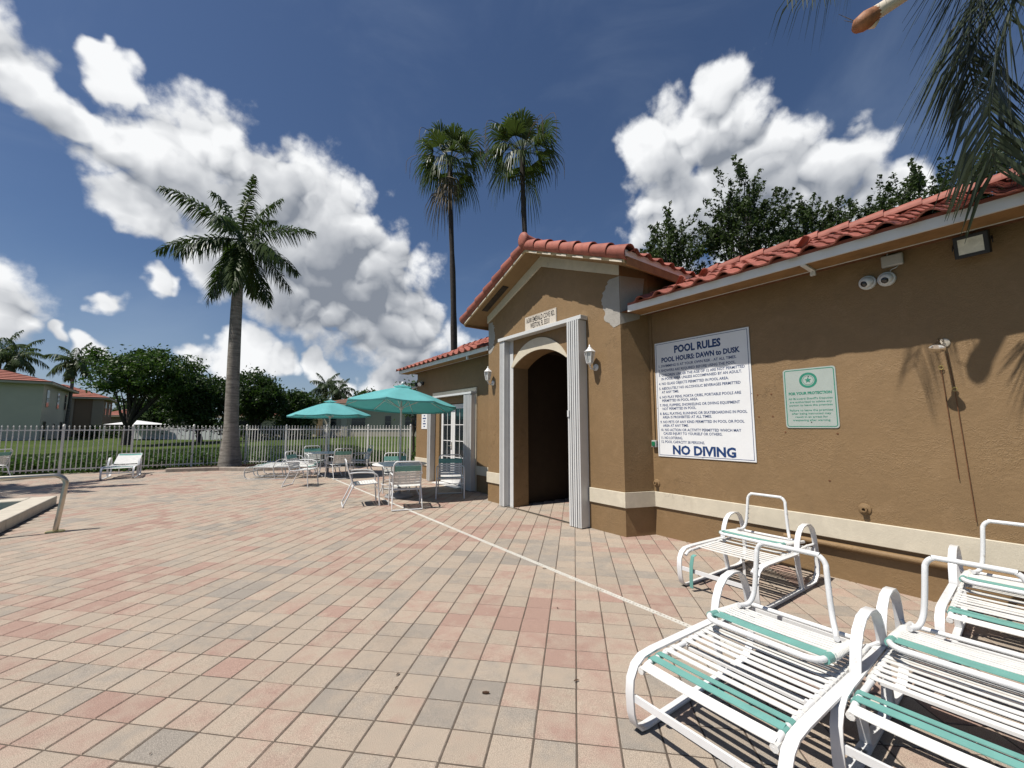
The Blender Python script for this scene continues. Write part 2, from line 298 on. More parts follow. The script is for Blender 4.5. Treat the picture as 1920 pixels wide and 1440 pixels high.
# ------------------------------------------------------------------ mesh building
class MB:
    def __init__(s): s.v = []; s.f = []
    def add(s, vs, fs):
        o = len(s.v); s.v += [tuple(x) for x in vs]; s.f += [tuple(i+o for i in f) for f in fs]; return s
    def box(s, a, b, mtx=None):
        (x0, y0, z0), (x1, y1, z1) = a, b
        vs = [Vector(p) for p in ((x0,y0,z0),(x1,y0,z0),(x1,y1,z0),(x0,y1,z0),(x0,y0,z1),(x1,y0,z1),(x1,y1,z1),(x0,y1,z1))]
        if mtx: vs = [mtx @ p for p in vs]
        return s.add(vs, [(0,3,2,1),(4,5,6,7),(0,1,5,4),(1,2,6,5),(2,3,7,6),(3,0,4,7)])
    def tube(s, pts, r, n=10, cap=True, closed=False):
        pts = [Vector(p) for p in pts]; N = len(pts)
        rs = r if isinstance(r, (list, tuple)) else [r]*N
        t0 = (pts[1]-pts[0]).normalized(); a = t0.orthogonal().normalized(); vs = []; prev = t0
        for i, p in enumerate(pts):
            if closed: t = (pts[(i+1) % N]-pts[i-1]).normalized()
            else: t = (pts[min(i+1, N-1)]-pts[max(i-1, 0)]).normalized()
            q = prev.rotation_difference(t); a = (q @ a); a = (a-t*a.dot(t)).normalized(); b = t.cross(a); prev = t
            vs += [p+rs[i]*(math.cos(2*math.pi*k/n)*a+math.sin(2*math.pi*k/n)*b) for k in range(n)]
        fs = []
        for i in range(N if closed else N-1):
            j = (i+1) % N
            fs += [(i*n+k, i*n+(k+1) % n, j*n+(k+1) % n, j*n+k) for k in range(n)]
        if cap and not closed: fs += [tuple(range(n-1, -1, -1)), tuple((N-1)*n+k for k in range(n))]
        return s.add(vs, fs)
    def bar(s, pts, w, th, side=(0, 1, 0), closed=False):   # flat bar swept along a path, its width along 'side'
        pts = [Vector(p) for p in pts]; N = len(pts); sd = Vector(side).normalized(); vs = []
        for i, p in enumerate(pts):
            t = (pts[min(i+1, N-1)]-pts[max(i-1, 0)]).normalized(); n = t.cross(sd).normalized()
            vs += [p+sd*w/2+n*th/2, p-sd*w/2+n*th/2, p-sd*w/2-n*th/2, p+sd*w/2-n*th/2]
        fs = [(i*4+k, i*4+(k+1) % 4, i*4+4+(k+1) % 4, i*4+4+k) for i in range(N-1) for k in range(4)]
        fs += [(3, 2, 1, 0), tuple((N-1)*4+k for k in range(4))]
        return s.add(vs, fs)
    def lathe(s, prof, n=16, origin=(0, 0, 0)):
        o = Vector(origin); vs = []; fs = []
        for (r, z) in prof: vs += [o+Vector((r*math.cos(2*math.pi*k/n), r*math.sin(2*math.pi*k/n), z)) for k in range(n)]
        for i in range(len(prof)-1): fs += [(i*n+k, i*n+(k+1) % n, (i+1)*n+(k+1) % n, (i+1)*n+k) for k in range(n)]
        fs += [tuple(range(n-1, -1, -1)), tuple((len(prof)-1)*n+k for k in range(n))]
        return s.add(vs, fs)
    def prism(s, poly, d):      # polygon (3D points) pushed along vector d
        n = len(poly); d = Vector(d); vs = [Vector(p) for p in poly]+[Vector(p)+d for p in poly]
        return s.add(vs, [tuple(range(n-1, -1, -1)), tuple(range(n, 2*n))]+[(i, (i+1) % n, n+(i+1) % n, n+i) for i in range(n)])
    def quads(s, arr):
        o = len(s.v); a = np.asarray(arr, float).reshape(-1, 3); s.v += a.tolist(); k = len(a)//4
        s.f += [(o+4*i, o+4*i+1, o+4*i+2, o+4*i+3) for i in range(k)]; return s
    def mesh(s, name, smooth=None):
        me = bpy.data.meshes.new(name); me.from_pydata(s.v, [], s.f); me.update()
        if smooth is not None:
            me.polygons.foreach_set('use_smooth', [True]*len(me.polygons)); me.set_sharp_from_angle(angle=R(smooth))
        return me
    def obj(s, name, m, parent=None, smooth=None, bevel=None, **kw):
        return link(name, s.mesh(name, smooth), m, parent, bevel, **kw)
def fixn(me):
    import bmesh
    b = bmesh.new(); b.from_mesh(me); bmesh.ops.recalc_face_normals(b, faces=b.faces); b.to_mesh(me); b.free()
def link(name, me, m, parent=None, bevel=None, loc=None, mw=None, label=None):
    o = bpy.data.objects.new(name, me); col.objects.link(o)
    if me and m and not me.materials: me.materials.append(M[m])
    if parent: o.parent = parent
    if mw is not None: o.matrix_local = mw
    if loc is not None: o.location = loc
    if label: o['label'] = label
    if bevel:
        fixn(me); b = o.modifiers.new('bevel', 'BEVEL'); b.width = bevel; b.segments = 2; b.limit_method = 'ANGLE'; b.angle_limit = R(40); b.harden_normals = False
    return o
def tag(o, label, cat, group=None, kind=None):
    if label: o['label'] = label
    if cat: o['category'] = cat
    if group: o['group'] = group
    if kind: o['kind'] = kind
    return o
def thing(name, label, cat, loc=(0, 0, 0), rz=0.0, group=None):
    o = bpy.data.objects.new(name, None); col.objects.link(o); o.location = loc; o.rotation_euler = (0, 0, rz); o.empty_display_size = 0.2
    return tag(o, label, cat, group)
def copy_tree(o, parent=None):
    c = o.copy(); col.objects.link(c); c.parent = parent
    for ch in [x for x in KIDS.get(o.name, [])]: 
        k = copy_tree(ch, c); KIDS.setdefault(c.name, []).append(k)
    return c
KIDS = {}
def kids(o):
    KIDS[o.name] = list(o.children)
    for c in o.children: kids(c)
def dup(o, label, loc, rz, group=None):
    kids(o); c = copy_tree(o); c.location = loc; c.rotation_euler = (0, 0, rz); c['label'] = label
    if group: c['group'] = group
    return c
def arc(c, r, a0, a1, n, ax=(1, 0, 0), ay=(0, 0, 1)):
    c = Vector(c); ax = Vector(ax); ay = Vector(ay)
    return [c+ax*r*math.cos(R(a0+(a1-a0)*i/n))+ay*r*math.sin(R(a0+(a1-a0)*i/n)) for i in range(n+1)]
def smooth_path(pts, k=6, closed=False):    # Catmull-Rom
    p = [Vector(x) for x in pts]; q = [p[0]*2-p[1]]+p+[p[-1]*2-p[-2]]; out = []
    for i in range(1, len(q)-2):
        for j in range(k):
            t = j/k; a, b, c, d = q[i-1], q[i], q[i+1], q[i+2]
            out.append(0.5*((2*b)+(c-a)*t+(2*a-5*b+4*c-d)*t*t+(3*b-a-3*c+d)*t*t*t))
    return out+[p[-1]]
def text(s, size, m, parent, x, y, z, align='LEFT', width=None, bold=0.0, name='lettering', plane='wall', squeeze=1.0):
    """flat printed letters; the text runs towards -Y on a wall whose face looks to -X"""
    cu = bpy.data.curves.new(name, 'FONT'); cu.body = s; cu.size = size; cu.align_x = align; cu.offset = bold; cu.resolution_u = 2; cu.extrude = 0.0
    o = bpy.data.objects.new('tmp', cu); col.objects.link(o)
    dg = bpy.context.evaluated_depsgraph_get(); me = bpy.data.meshes.new_from_object(o.evaluated_get(dg)); bpy.data.objects.remove(o)
    w = max((v.co.x for v in me.vertices), default=1)-min((v.co.x for v in me.vertices), default=0)
    sx = (width/w if width else 1.0)*squeeze
    for v in me.vertices: a = v.co.copy(); v.co = (0, -a.x*sx, a.y)
    me.materials.clear()
    return link(name, me, m, parent, loc=(x, y, z))

# ================================================================== SETTING
# ---- lawn and the land beyond
lw = MB(); N = 60
def lawn_z(x, y):
    d = max(0.0, math.hypot(x, y)-24); return -0.07+0.10*math.sin(x*0.21+1)*math.cos(y*0.17)*min(1, d/8)+min(0.35, d*0.012)
xs = [-700, -300, -150]+[-80+i*2.6 for i in range(72)]+[160, 320, 700]; ys = [-300, -60, -20, 0]+[6+i*2.4 for i in range(40)]+[130, 250, 700]
idx = {}
for i, x in enumerate(xs):
    for j, y in enumerate(ys):
        idx[i, j] = len(lw.v); lw.v.append((x, y, lawn_z(x, y)))
lw.f = [(idx[i, j], idx[i+1, j], idx[i+1, j+1], idx[i, j+1]) for i in range(len(xs)-1) for j in range(len(ys)-1)]
tag(lw.obj('lawn', 'lawn', smooth=60), 'green mown lawn beyond the white picket fence', None, kind='structure')

# ---- paved pool deck
FENCE = [(-14.0, 19.75), (1.30, 19.75), (6.30, 15.10)]
PLANTER = [(-1.05, 18.50), (0.45, 18.05), (1.45, 17.10), (3.00, 16.55), (3.45, 17.60), (1.30, 19.62), (-1.05, 19.62)]
POOL_X, POOL_Y = -2.35, 12.28
def inpoly(x, y, poly):
    r = False; j = len(poly)-1
    for i in range(len(poly)):
        (xi, yi), (xj, yj) = poly[i], poly[j]
        if (yi > y) != (yj > y) and x < (xj-xi)*(y-yi)/(yj-yi)+xi: r = not r
        j = i
    return r
DECK = [(-14, -3), (8, -3), (8, 13.9), (6.45, 15.25), (1.35, 19.95), (-14, 19.95)]
dk = MB()
dk.prism([(x, y, -0.30) for x, y in [(POOL_X-0.02, -3), (8, -3), (8, 13.9), (6.45, 15.25), (1.35, 19.95), (-14, 19.95), (-14, POOL_Y+0.02), (POOL_X-0.02, POOL_Y+0.02)]], (0, 0, 0.2960))
deck = tag(dk.obj('pool_deck', 'joint_sand'), 'pool deck of small square cream, pink and grey pavers', None, kind='structure')
def paver_mesh():
    h = PITCHP/2-0.0030; b = 0.0050; q = [(-1,-1),(1,-1),(1,1),(-1,1)]
    mb = MB(); mb.v = [(a*(h-b), c*(h-b), 0) for a, c in q]+[(a*h, c*h, -b) for a, c in q]+[(a*h, c*h, -0.03) for a, c in q]
    mb.f = [(0,1,2,3)]+[(4+i, 4+(i+1) % 4, (i+1) % 4, i) for i in range(4)]+[(8+i, 8+(i+1) % 4, 4+(i+1) % 4, 4+i) for i in range(4)]
    return mb.mesh('paver')
pme = paver_mesh(); pv = np.array([v.co[:] for v in pme.vertices]); pf = [tuple(p.vertices) for p in pme.polygons]
cells = []
for iu in range(-95, 140):
    for iv in range(-70, 150):
        u = U0+(iu+0.5)*PITCHP; v = V0+(iv+0.5)*PITCHP; x = (u-v)*2**-0.5; y = (u+v)*2**-0.5
        dep = x*_fw.x+y*_fw.y
        if dep < 0.2: continue
        lat = x*_rt.x+y*_rt.y
        if abs(lat) > 1.35*dep*1.12+1.3: continue
        if not inpoly(x, y, DECK) or inpoly(x, y, PLANTER) or (x < POOL_X+0.05 and y < POOL_Y+0.05): continue
        if x > 5.36 and not (4.8 < y < 6.6 and x < 7.7) and y < 12.1: continue
        seen = abs(lat) < 1.26*dep and dep*0.98 > 1.5
        cells.append((dep if seen else 99+dep, x, y))
cells.sort()
fieldv = []; fieldf = []; o = 0
for k, (d, x, y) in enumerate(cells):
    M4 = Matrix.Translation((x, y, rnd.uniform(-0.0012, 0.0012))) @ Matrix.Rotation(R(45)+rnd.gauss(0, 0.004), 4, 'Z') @ Matrix.Rotation(rnd.gauss(0, 0.003), 4, 'X') @ Matrix.Rotation(rnd.gauss(0, 0.003), 4, 'Y')
    if k < 300: link('paver', pme, 'paver', deck, mw=M4)
    else:
        a = np.array(M4); fieldv.append(pv @ a[:3, :3].T+a[:3, 3]); fieldf += [tuple(i+o for i in f) for f in pf]; o += len(pv)
fm = MB(); fm.v = np.concatenate(fieldv).tolist(); fm.f = fieldf
pfld = fm.obj('paver_field', 'paver', deck); pfld['kind'] = 'stuff'

# ---- trench drain in the deck
td = thing('trench_drain', 'narrow white slotted drain strip running across the paved deck', 'drain', (3.105, 0, 0))
DL, DW = 17.0, 0.048
mb = MB(); y = -2.0
while y < DL-2.9:        # frame of solid pieces leaves real slots open
    n = 0.0
    mb.box((-DW/2, y, -0.006), (-DW/2+0.016, y+1.2, 0.0055)); mb.box((DW/2-0.016, y, -0.006), (DW/2, y+1.2, 0.0055)); y += 1.203
mb.obj('drain_frame', 'drain_plastic', td)
mb = MB(); y = -2.0
while y < DL-2.9:
    if y < 6: mb.box((-DW/2+0.0155, y, -0.006), (DW/2-0.0155, y+0.021, 0.005)); y += 0.034
    else: mb.box((-DW/2+0.0155, y, -0.006), (DW/2-0.0155, y+0.5, 0.005)); y += 0.506
mb.obj('drain_grate', 'drain_plastic', td)['kind'] = 'stuff'
MB().box((-DW/2+0.01, -2, -0.0105), (DW/2-0.01, DL-2.9, -0.0085)).obj('drain_channel', 'ink_black', td)

# ---- swimming pool with raised coping
pool = thing('swimming_pool', 'swimming pool corner with raised cream coping at left edge', 'pool', (POOL_X, POOL_Y, 0))
yy = 0.0; cw, ch = 0.36, 0.165
cp = MB().box((-0.5*cw*2, -cw, -0.25), (0, 0, ch)).obj('coping_stone', 'coping', pool, bevel=0.02)
y = -cw-0.004
while y > -15:
    L = 0.9 if y < -cw-0.1 else 1.35
    MB().box((-cw, y-L, -0.25), (rnd.uniform(-.002, .002), y, ch+rnd.uniform(-.002, .002))).obj('coping_stone', 'coping', pool, bevel=0.02); y -= L+0.005
x = -cw-0.004
while x > -9:
    MB().box((x-0.9, -cw, -0.25), (x, rnd.uniform(-.002, .002), ch+rnd.uniform(-.002, .002))).obj('coping_stone', 'coping', pool, bevel=0.02); x -= 0.905
MB().add([(-9.5, -15, 0.02), (-cw+0.02, -15, 0.02), (-cw+0.02, -cw+0.02, 0.02), (-9.5, -cw+0.02, 0.02)], [(0, 1, 2, 3)]).obj('water', 'pool_water', pool)
# handrail
hr = thing('pool_handrail', 'curved stainless steel handrail with brass base plate at the pool edge', 'handrail', (-1.72, 9.07, 0))
rp = [(0, 0, 0), (0.03, 0, 0.35), (0.055, 0, 0.66)]+[tuple(p) for p in arc((-0.075, 0, 0.69), 0.135, 5, 90, 7)]+[(-0.5, 0, 0.822), (-1.3, 0, 0.815), (-1.9, 0, 0.80)]+[tuple(p) for p in arc((-1.9, 0, 0.65), 0.15, 90, 180, 6)]+[(-2.06, 0, 0.0)]
MB().tube(rp, 0.032, 14).obj('rail_tube', 'steel', hr, smooth=50)
MB().lathe([(0.105, 0.001), (0.10, 0.014), (0.045, 0.022)], 20).obj('base_plate', 'brass', hr, smooth=40)

# ---- planting bed of the palm
bed = thing('planter_bed', 'mulched planting bed with low stone kerb around the royal palm', 'planter', (0, 0, 0))
mb = MB(); c = (1.0, 18.4)
mb.prism([(x, y, -0.1) for x, y in PLANTER], (0, 0, 0.16)); mb.obj('mulch', 'mulch', bed)
for a, b in zip(PLANTER[:4], PLANTER[1:5]):
    a = Vector((*a, 0)); b = Vector((*b, 0)); L = (b-a).length; ang = math.atan2((b-a).y, (b-a).x)
    MB().box((0.006, -0.07, -0.05), (L-0.006, 0.07, 0.125)).obj('kerb', 'kerb_stone', bed, bevel=0.025, loc=a).rotation_euler = (0, 0, ang)
mc = MB(); q = []
for i in range(1500):
    x = rnd.uniform(-1.0, 3.3); y = rnd.uniform(16.6, 19.6)
    if not inpoly(x, y, PLANTER): continue
    p = Vector((x, y, 0.065)); d = Vector((rnd.gauss(0, 1), rnd.gauss(0, 1), rnd.gauss(0, .4))).normalized()*rnd.uniform(.03, .07); s = d.orthogonal().normalized()*0.012
    q.append([p-d-s, p+d-s, p+d+s, p-d+s])
mc.quads(q).obj('mulch_chip', 'mulch', bed)['kind'] = 'stuff'

# ================================================================== POOL HOUSE
W, PF = 5.28, 4.82                     # wall plane, portico face
PL, PR, PC = 7.38, 3.83, 5.60          # portico left and right corners, ridge line
house = thing('pool_house', 'tan stucco pool house with red barrel tile roof and arched entry portico', 'building', (W, 5.6, 0))
HB = Matrix.Translation((-W, -5.6, 0))
def hpart(mb, name, m, parent=None, smooth=None, bevel=None, label=None):
    me = mb.mesh(name, smooth); 
    if parent is None: me.transform(HB)
    else: me.transform(HB)
    return link(name, me, m, parent or house, bevel, label=label)
# walls
mb = MB().box((W, -5, -0.05), (5.5, 3.75, 3.32)); hpart(mb, 'wall', 'tan_stucco')
mb = MB().box((W, 7.3, -0.05), (5.5, 9.22, 3.32)).box((W, 10.62, -0.05), (5.5, 12.2, 3.32)).box((W, 9.22, 2.16), (5.5, 10.62, 3.32))
mb.prism([(5.5, 12.0, -0.05), (9.0, 12.0, -0.05), (9.0, 12.0, 3.3), (7.0, 12.0, 4.12), (5.5, 12.0, 3.42)], (0, 0.2, 0)); hpart(mb, 'wall', 'tan_stucco')
YA, YB, ZS, ZC = 4.95, 6.47, 2.70, 2.95
def arcpts(y0, y1, zs, zc, n=16):
    w = (y1-y0)/2; h = zc-zs; r = (w*w+h*h)/(2*h); cz = zc-r; a = math.asin(w/r)
    return [((y0+y1)/2+r*math.sin(-a+2*a*i/n), cz+r*math.cos(-a+2*a*i/n)) for i in range(n+1)]
inner = arcpts(YA, YB, ZS, ZC)
poly = [(PR, -.05), (YA, -.05)]+inner+[(YB, -.05), (PL, -.05), (PL, 3.99), (PC, 4.72), (PR, 3.99)]
mb = MB().prism([(PF, y, z) for y, z in poly], (0.36, 0, 0)); fixo = hpart(mb, 'portico_wall', 'tan_stucco'); fixn(fixo.data)
mb = MB().prism([(PF+0.003, PR, -.05), (W+0.002, 3.67, -.05), (7.0, 3.67, -.05), (7.0, 4.1, -.05), (PF+0.1, 4.1, -.05)], (0, 0, 4.0))
fixo = hpart(mb, 'portico_wall', 'tan_stucco'); fixn(fixo.data)
mb = MB().box((PF+0.1, 7.05, -.05), (7, PL-0.002, 3.95)); hpart(mb, 'portico_wall', 'tan_stucco')
# entry passage behind the arch
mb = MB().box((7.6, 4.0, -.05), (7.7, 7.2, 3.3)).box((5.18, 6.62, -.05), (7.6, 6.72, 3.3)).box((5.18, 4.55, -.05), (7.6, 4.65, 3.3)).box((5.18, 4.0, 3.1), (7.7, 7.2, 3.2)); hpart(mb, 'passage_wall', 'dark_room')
# arch trim
outer = arcpts(YA-0.01, YB+0.06, ZS+0.02, ZC+0.225)
mb = MB().prism([(PF-0.022, y, z) for y, z in outer]+[(PF-0.022, y, z) for y, z in reversed(inner)], (0.0215, 0, 0)); hpart(mb, 'arch_trim', 'cream_stucco')
# gable trim chevron
def chev(y0, y1, zb, ht, slope, x, d):
    return MB().prism([(x, y0, zb), (x, PC, zb+slope*(PC-y0)), (x, PC, zb+slope*(PC-y0)+ht), (x, y0, zb+ht)], (d, 0, 0)).prism([(x, y1, zb), (x, y1, zb+ht), (x, PC, zb+slope*(y1-PC)+ht), (x, PC, zb+slope*(y1-PC))], (d, 0, 0))
mb = chev(PR-0.02, PL+0.02, 3.785, 0.205, 0.398, PF-0.03, 0.0295); hpart(mb, 'gable_trim', 'cream_stucco')
mb = MB().box((PF-0.028, PR-0.0225, 3.785), (5.9, PR-0.003, 3.985)); hpart(mb, 'gable_trim', 'soffit_paint')
# belt course
mb = MB().box((W-0.025, -5, 0.40), (W-0.0005, 3.69, 0.612)); hpart(mb, 'belt_course', 'cream_stucco', bevel=0.006)
dx, dy = (W-PF), (3.67-PR); ln = math.hypot(dx, dy); nx, ny = dy/ln, -dx/ln
mb = MB().prism([(PF-0.02, PR-0.005, 0.402), (W-0.02, 3.67-0.001, 0.402), (W-0.02+nx*.025, 3.67+ny*.025, 0.402), (PF-0.025+nx*.022, PR+ny*.024, 0.402)], (0, 0, 0.212)); fixo = hpart(mb, 'belt_course', 'cream_stucco'); fixn(fixo.data)
mb = MB().box((PF-0.025, PR-0.02, 0.40), (PF-0.0005, 4.50, 0.615)); hpart(mb, 'belt_course', 'cream_stucco', bevel=0.006)
mb = MB().box((PF-0.025, 6.775, 0.385), (PF-0.0005, PL+0.02, 0.60)); hpart(mb, 'belt_course', 'cream_stucco', bevel=0.006)
mb = MB().box((W-0.025, PL, 0.395), (W-0.0005, 8.58, 0.605)); hpart(mb, 'belt_course', 'cream_stucco', bevel=0.006)
mb = MB().box((W-0.025, 11.02, 0.395), (W-0.0005, 12.22, 0.605)); hpart(mb, 'belt_course', 'cream_stucco', bevel=0.006)
# grey render patches on the portico corners
def blotch(y0, y1, z0, z1, edge, seed, side=None):
    r = random.Random(seed); n = 26; pts = []
    for i in range(n+1):
        t = i/n; z = z1+(z0-z1)*t; w = (0.55+0.45*math.sin(min(1, t*1.6)*2.2))*(1 if t < .8 else (1-t)*3.2+.36)
        pts.append((edge+(y1-y0)*w*(1 if edge == y0 else -1)+r.gauss(0, .018), z))
    return [(edge, z0+0.03)]+[(edge, z1)]+pts
pp = blotch(PR, PR+0.34, 3.02, 3.78, PR, 3); mb = MB().prism([(PF-0.004, y, z) for y, z in pp], (0.0035, 0, 0)); fixo = hpart(mb, 'render_patch', 'grey_render', label='grey unpainted render patch on the right portico corner'); fixn(fixo.data)
pp = blotch(PL-0.24, PL, 3.10, 3.78, PL, 5); mb = MB().prism([(PF-0.004, y, z) for y, z in pp], (0.0035, 0, 0)); fixo = hpart(mb, 'render_patch', 'grey_render', label='grey unpainted render patch on the left portico corner'); fixn(fixo.data)
mb = MB().prism([(PF+0.002, PR-0.0045, 3.05), (W-.15, 3.722, 3.15), (W-.05, 3.684, 3.785), (PF+0.002, PR-0.0045, 3.785)], (-.001, -0.003, 0)); fixo = hpart(mb, 'render_patch', 'grey_render'); fixn(fixo.data)
# soffits, fascias
SL = 0.42
for y0, y1 in ((-5, PR-0.16), (PL, 12.52)):
    hpart(MB().box((4.79, y0, 3.192), (4.812, y1, 3.285)), 'fascia_board', 'white_paint')
    hpart(MB().box((4.788, y0, 3.2855), (4.83, y1, 3.318)), 'bird_stop', 'roof_clay')
    hpart(MB().box((4.813, y0, 3.196), (5.085, y1, 3.215)), 'soffit_board', 'raw_wood')
    hpart(MB().box((5.086, y0, 3.190), (5.096, y1, 3.216)), 'soffit_trim', 'white_paint')
    hpart(MB().box((5.097, y0, 3.240), (W-0.0005, y1, 3.255)), 'soffit_board', 'soffit_paint')
    hpart(MB().prism([(4.815, y0, 3.225), (7.0, y0, 4.145), (9.2, y0, 3.225)], (0, y1-y0+(0.30 if y0 < 0 else 0), 0)), 'roof_deck', 'rust')
hpart(MB().box((5.055, 1.47, 3.135), (5.085, 1.515, 3.1955)).box((4.80, 1.47, 3.178), (5.055, 1.515, 3.1955)), 'soffit_strap', 'white_paint')
hpart(MB().box((4.82, 8.3, 3.12), (4.86, 8.36, 3.1955)), 'soffit_strap', 'white_paint')
# portico roof
XR = 4.42
def roofz(y): return 4.80-SL*abs(y-PC)
mb = MB().prism([(XR+0.03, 3.42, roofz(3.42)), (XR+0.03, PC, 4.80), (XR+0.03, 7.78, roofz(7.78)), (XR+0.03, 7.78, roofz(7.78)-0.11), (XR+0.03, PC, 4.69), (XR+0.03, 3.42, roofz(3.42)-0.11)], (3.2, 0, 0)); fixo = hpart(mb, 'portico_soffit', 'soffit_paint'); fixn(fixo.data)
mb = MB().prism([(XR, 3.42, roofz(3.42)+.005), (XR, PC, 4.805), (XR, PC, 4.675), (XR, 3.42, roofz(3.42)-0.125)], (0.028, 0, 0)); hpart(mb, 'rake_board', 'pale_wood')
mb = MB().prism([(XR, 7.78, roofz(7.78)+.005), (XR, PC, 4.805), (XR, PC, 4.675), (XR, 7.78, roofz(7.78)-0.125)], (0.028, 0, 0)); hpart(mb, 'rake_board', 'pale_wood')
def ray_strip(y0, y1):
    return MB().prism([(XR-0.012, y0, roofz(y0)-.125), (XR-0.012, y1, roofz(y1)-.125), (XR-0.012, y1, roofz(y1)-.108), (XR-0.012, y0, roofz(y0)-.088)], (0.011, 0, 0))
for k in range(6): hpart(ray_strip(3.45+k*0.36, 3.45+k*0.36+0.22), 'batten', 'boot_pale')
for k in range(7): hpart(ray_strip(7.72-k*0.30, 7.72-k*0.30-0.26), 'batten', 'boot_pale')
for ys in (3.40, 7.78):
    hpart(MB().box((XR, ys-.002, roofz(3.42)-0.03), (6.4, ys+.018, roofz(3.42)+0.055)), 'fascia_board', 'white_paint')
    hpart(MB().box((XR+.03, ys+(.0005 if ys < 5 else -.03), roofz(3.42)-0.15), (6.3, ys+(.03 if ys < 5 else 0), roofz(3.42)-0.032)), 'rafter_board', 'raw_wood')
a = math.atan(SL)
vent = MB().box((-0.07, -0.42, -0.004), (0.07, 0.42, 0.004), Matrix.Translation((4.62, 6.85, roofz(6.85)-0.116)) @ Matrix.Rotation(-a, 4, 'X')); hpart(vent, 'soffit_vent', 'ink_black')
for k in range(6): hpart(MB().box((-0.006, -0.41, -0.004), (0.006, 0.41, 0.004), Matrix.Translation((4.565+k*0.022, 6.85, roofz(6.85)-0.121)) @ Matrix.Rotation(-a, 4, 'X')), 'vent_slat', 'bark')
# ---- clay tiles
TW, TL, TE = 0.285, 0.43, 0.345
def tile_mesh():
    n = 10; vs = []; 
    def pz(t): return 0.048*max(0.0, math.cos(2*math.pi*(t-0.36)))**0.8 - 0.012*max(0, -math.cos(2*math.pi*(t-0.36)))
    for (s, lift) in ((0.0, 0.030), (TL, 0.0)):
        for th in (0.014, 0.0):
            vs += [((i/n-0.5)*(TW+0.012), s, pz(i/n)+lift+th) for i in range(n+1)]
    k = n+1; fs = []
    for i in range(n):
        fs.append((i, i+1, 2*k+i+1, 2*k+i))              # top
        fs.append((k+i, 2*k+k+i, 2*k+k+i+1, k+i+1))      # underside
        fs.append((k+i, k+i+1, i+1, i))                  # front lip
    mb = MB(); mb.add(vs, fs); return mb.mesh('roof_tile', 40)
tme = tile_mesh()
def tile_matrix(px, py, pz, ydir, slope):   # across = horizontal, up-slope = ydir
    up = Vector((ydir[0], ydir[1], slope)).normalized(); ac = Vector((ydir[1], -ydir[0], 0)); nn = ac.cross(up)
    mm = Matrix((ac, up, nn)).transposed().to_4x4(); mm.translation = (px, py, pz); return mm
roof = hpart(MB().box((4.83, -5, 3.222), (4.90, 3.4, 3.226)), 'roof', 'roof_clay'); roof_w = hpart(MB().box((4.83, 7.6, 3.222), (4.90, 12.4, 3.226)), 'roof', 'roof_clay'); roof_p = hpart(MB().box((XR+.05, PC-.1, 4.745), (7.0, PC+.1, 4.75)), 'roof', 'roof_clay')
ca = math.cos(a); rest = MB(); tv = np.array([v.co[:] for v in tme.vertices]); tf = [tuple(p.vertices) for p in tme.polygons]
def rest_add(mb, M4):
    A = np.array(M4); o = len(mb.v); mb.v += (tv @ A[:3, :3].T+A[:3, 3]).tolist(); mb.f += [tuple(i+o for i in f) for f in tf]
for (ya, yb, par) in ((-1.35, 3.52, roof), (PL+0.08, 12.62, roof_w)):
    nc = int(round((yb-ya)/TW)); w = (yb-ya)/nc
    for i in range(nc):
        for j in range(7):
            s = j*TE-0.03; jit = Matrix.Rotation(rnd.gauss(0, .006), 4, 'Z') @ Matrix.Rotation(rnd.gauss(0, .004), 4, 'X')
            M4 = HB @ tile_matrix(4.765+s*ca, ya+(i+.5)*w, 3.272+s*math.sin(a)+rnd.gauss(0, .003), (1, 0), SL) @ jit
            link('roof_tile', tme, 'roof_clay', par, mw=M4)
pr = MB()
for i in range(10):
    for j in range(7):
        s = j*TE-0.03
        for ydir, ye in (((0, 1), 3.385), ((0, -1), 7.815)):
            M4 = HB @ tile_matrix(XR+0.20+i*TW, ye+ydir[1]*s*ca, 3.895+s*math.sin(a), ydir, SL)
            if j == 0 and ydir[1] > 0: link('roof_tile', tme, 'roof_clay', roof_p, mw=M4)
            else: rest_add(pr, M4)
o = pr.obj('roof_tile_field', 'roof_clay', roof_p, smooth=40); o['kind'] = 'stuff'
def barrel(p0, p1, r0, r1, upv, span=200, n=12, th=0.014):  # curved cap tile, open below
    p0 = Vector(p0); p1 = Vector(p1); t = (p1-p0).normalized(); u = (Vector(upv)-t*Vector(upv).dot(t)).normalized(); s = t.cross(u); mb = MB(); vs = []
    for (p, r) in ((p0, r0), (p1, r1)):
        for rr in (r, r-th):
            vs += [p+rr*(math.cos(R(-span/2+span*i/n))*u+math.sin(R(-span/2+span*i/n))*s) for i in range(n+1)]
    k = n+1; fs = []
    for i in range(n): fs += [(i, i+1, 2*k+i+1, 2*k+i), (k+i+1, k+i, 3*k+i, 3*k+i+1), (i+1, i, k+i, k+i+1), (2*k+i, 2*k+i+1, 3*k+i+1, 3*k+i)]
    fs += [(0, 2*k, 3*k, k), (n, k+n, 3*k+n, 2*k+n)]
    return mb.add(vs, fs)
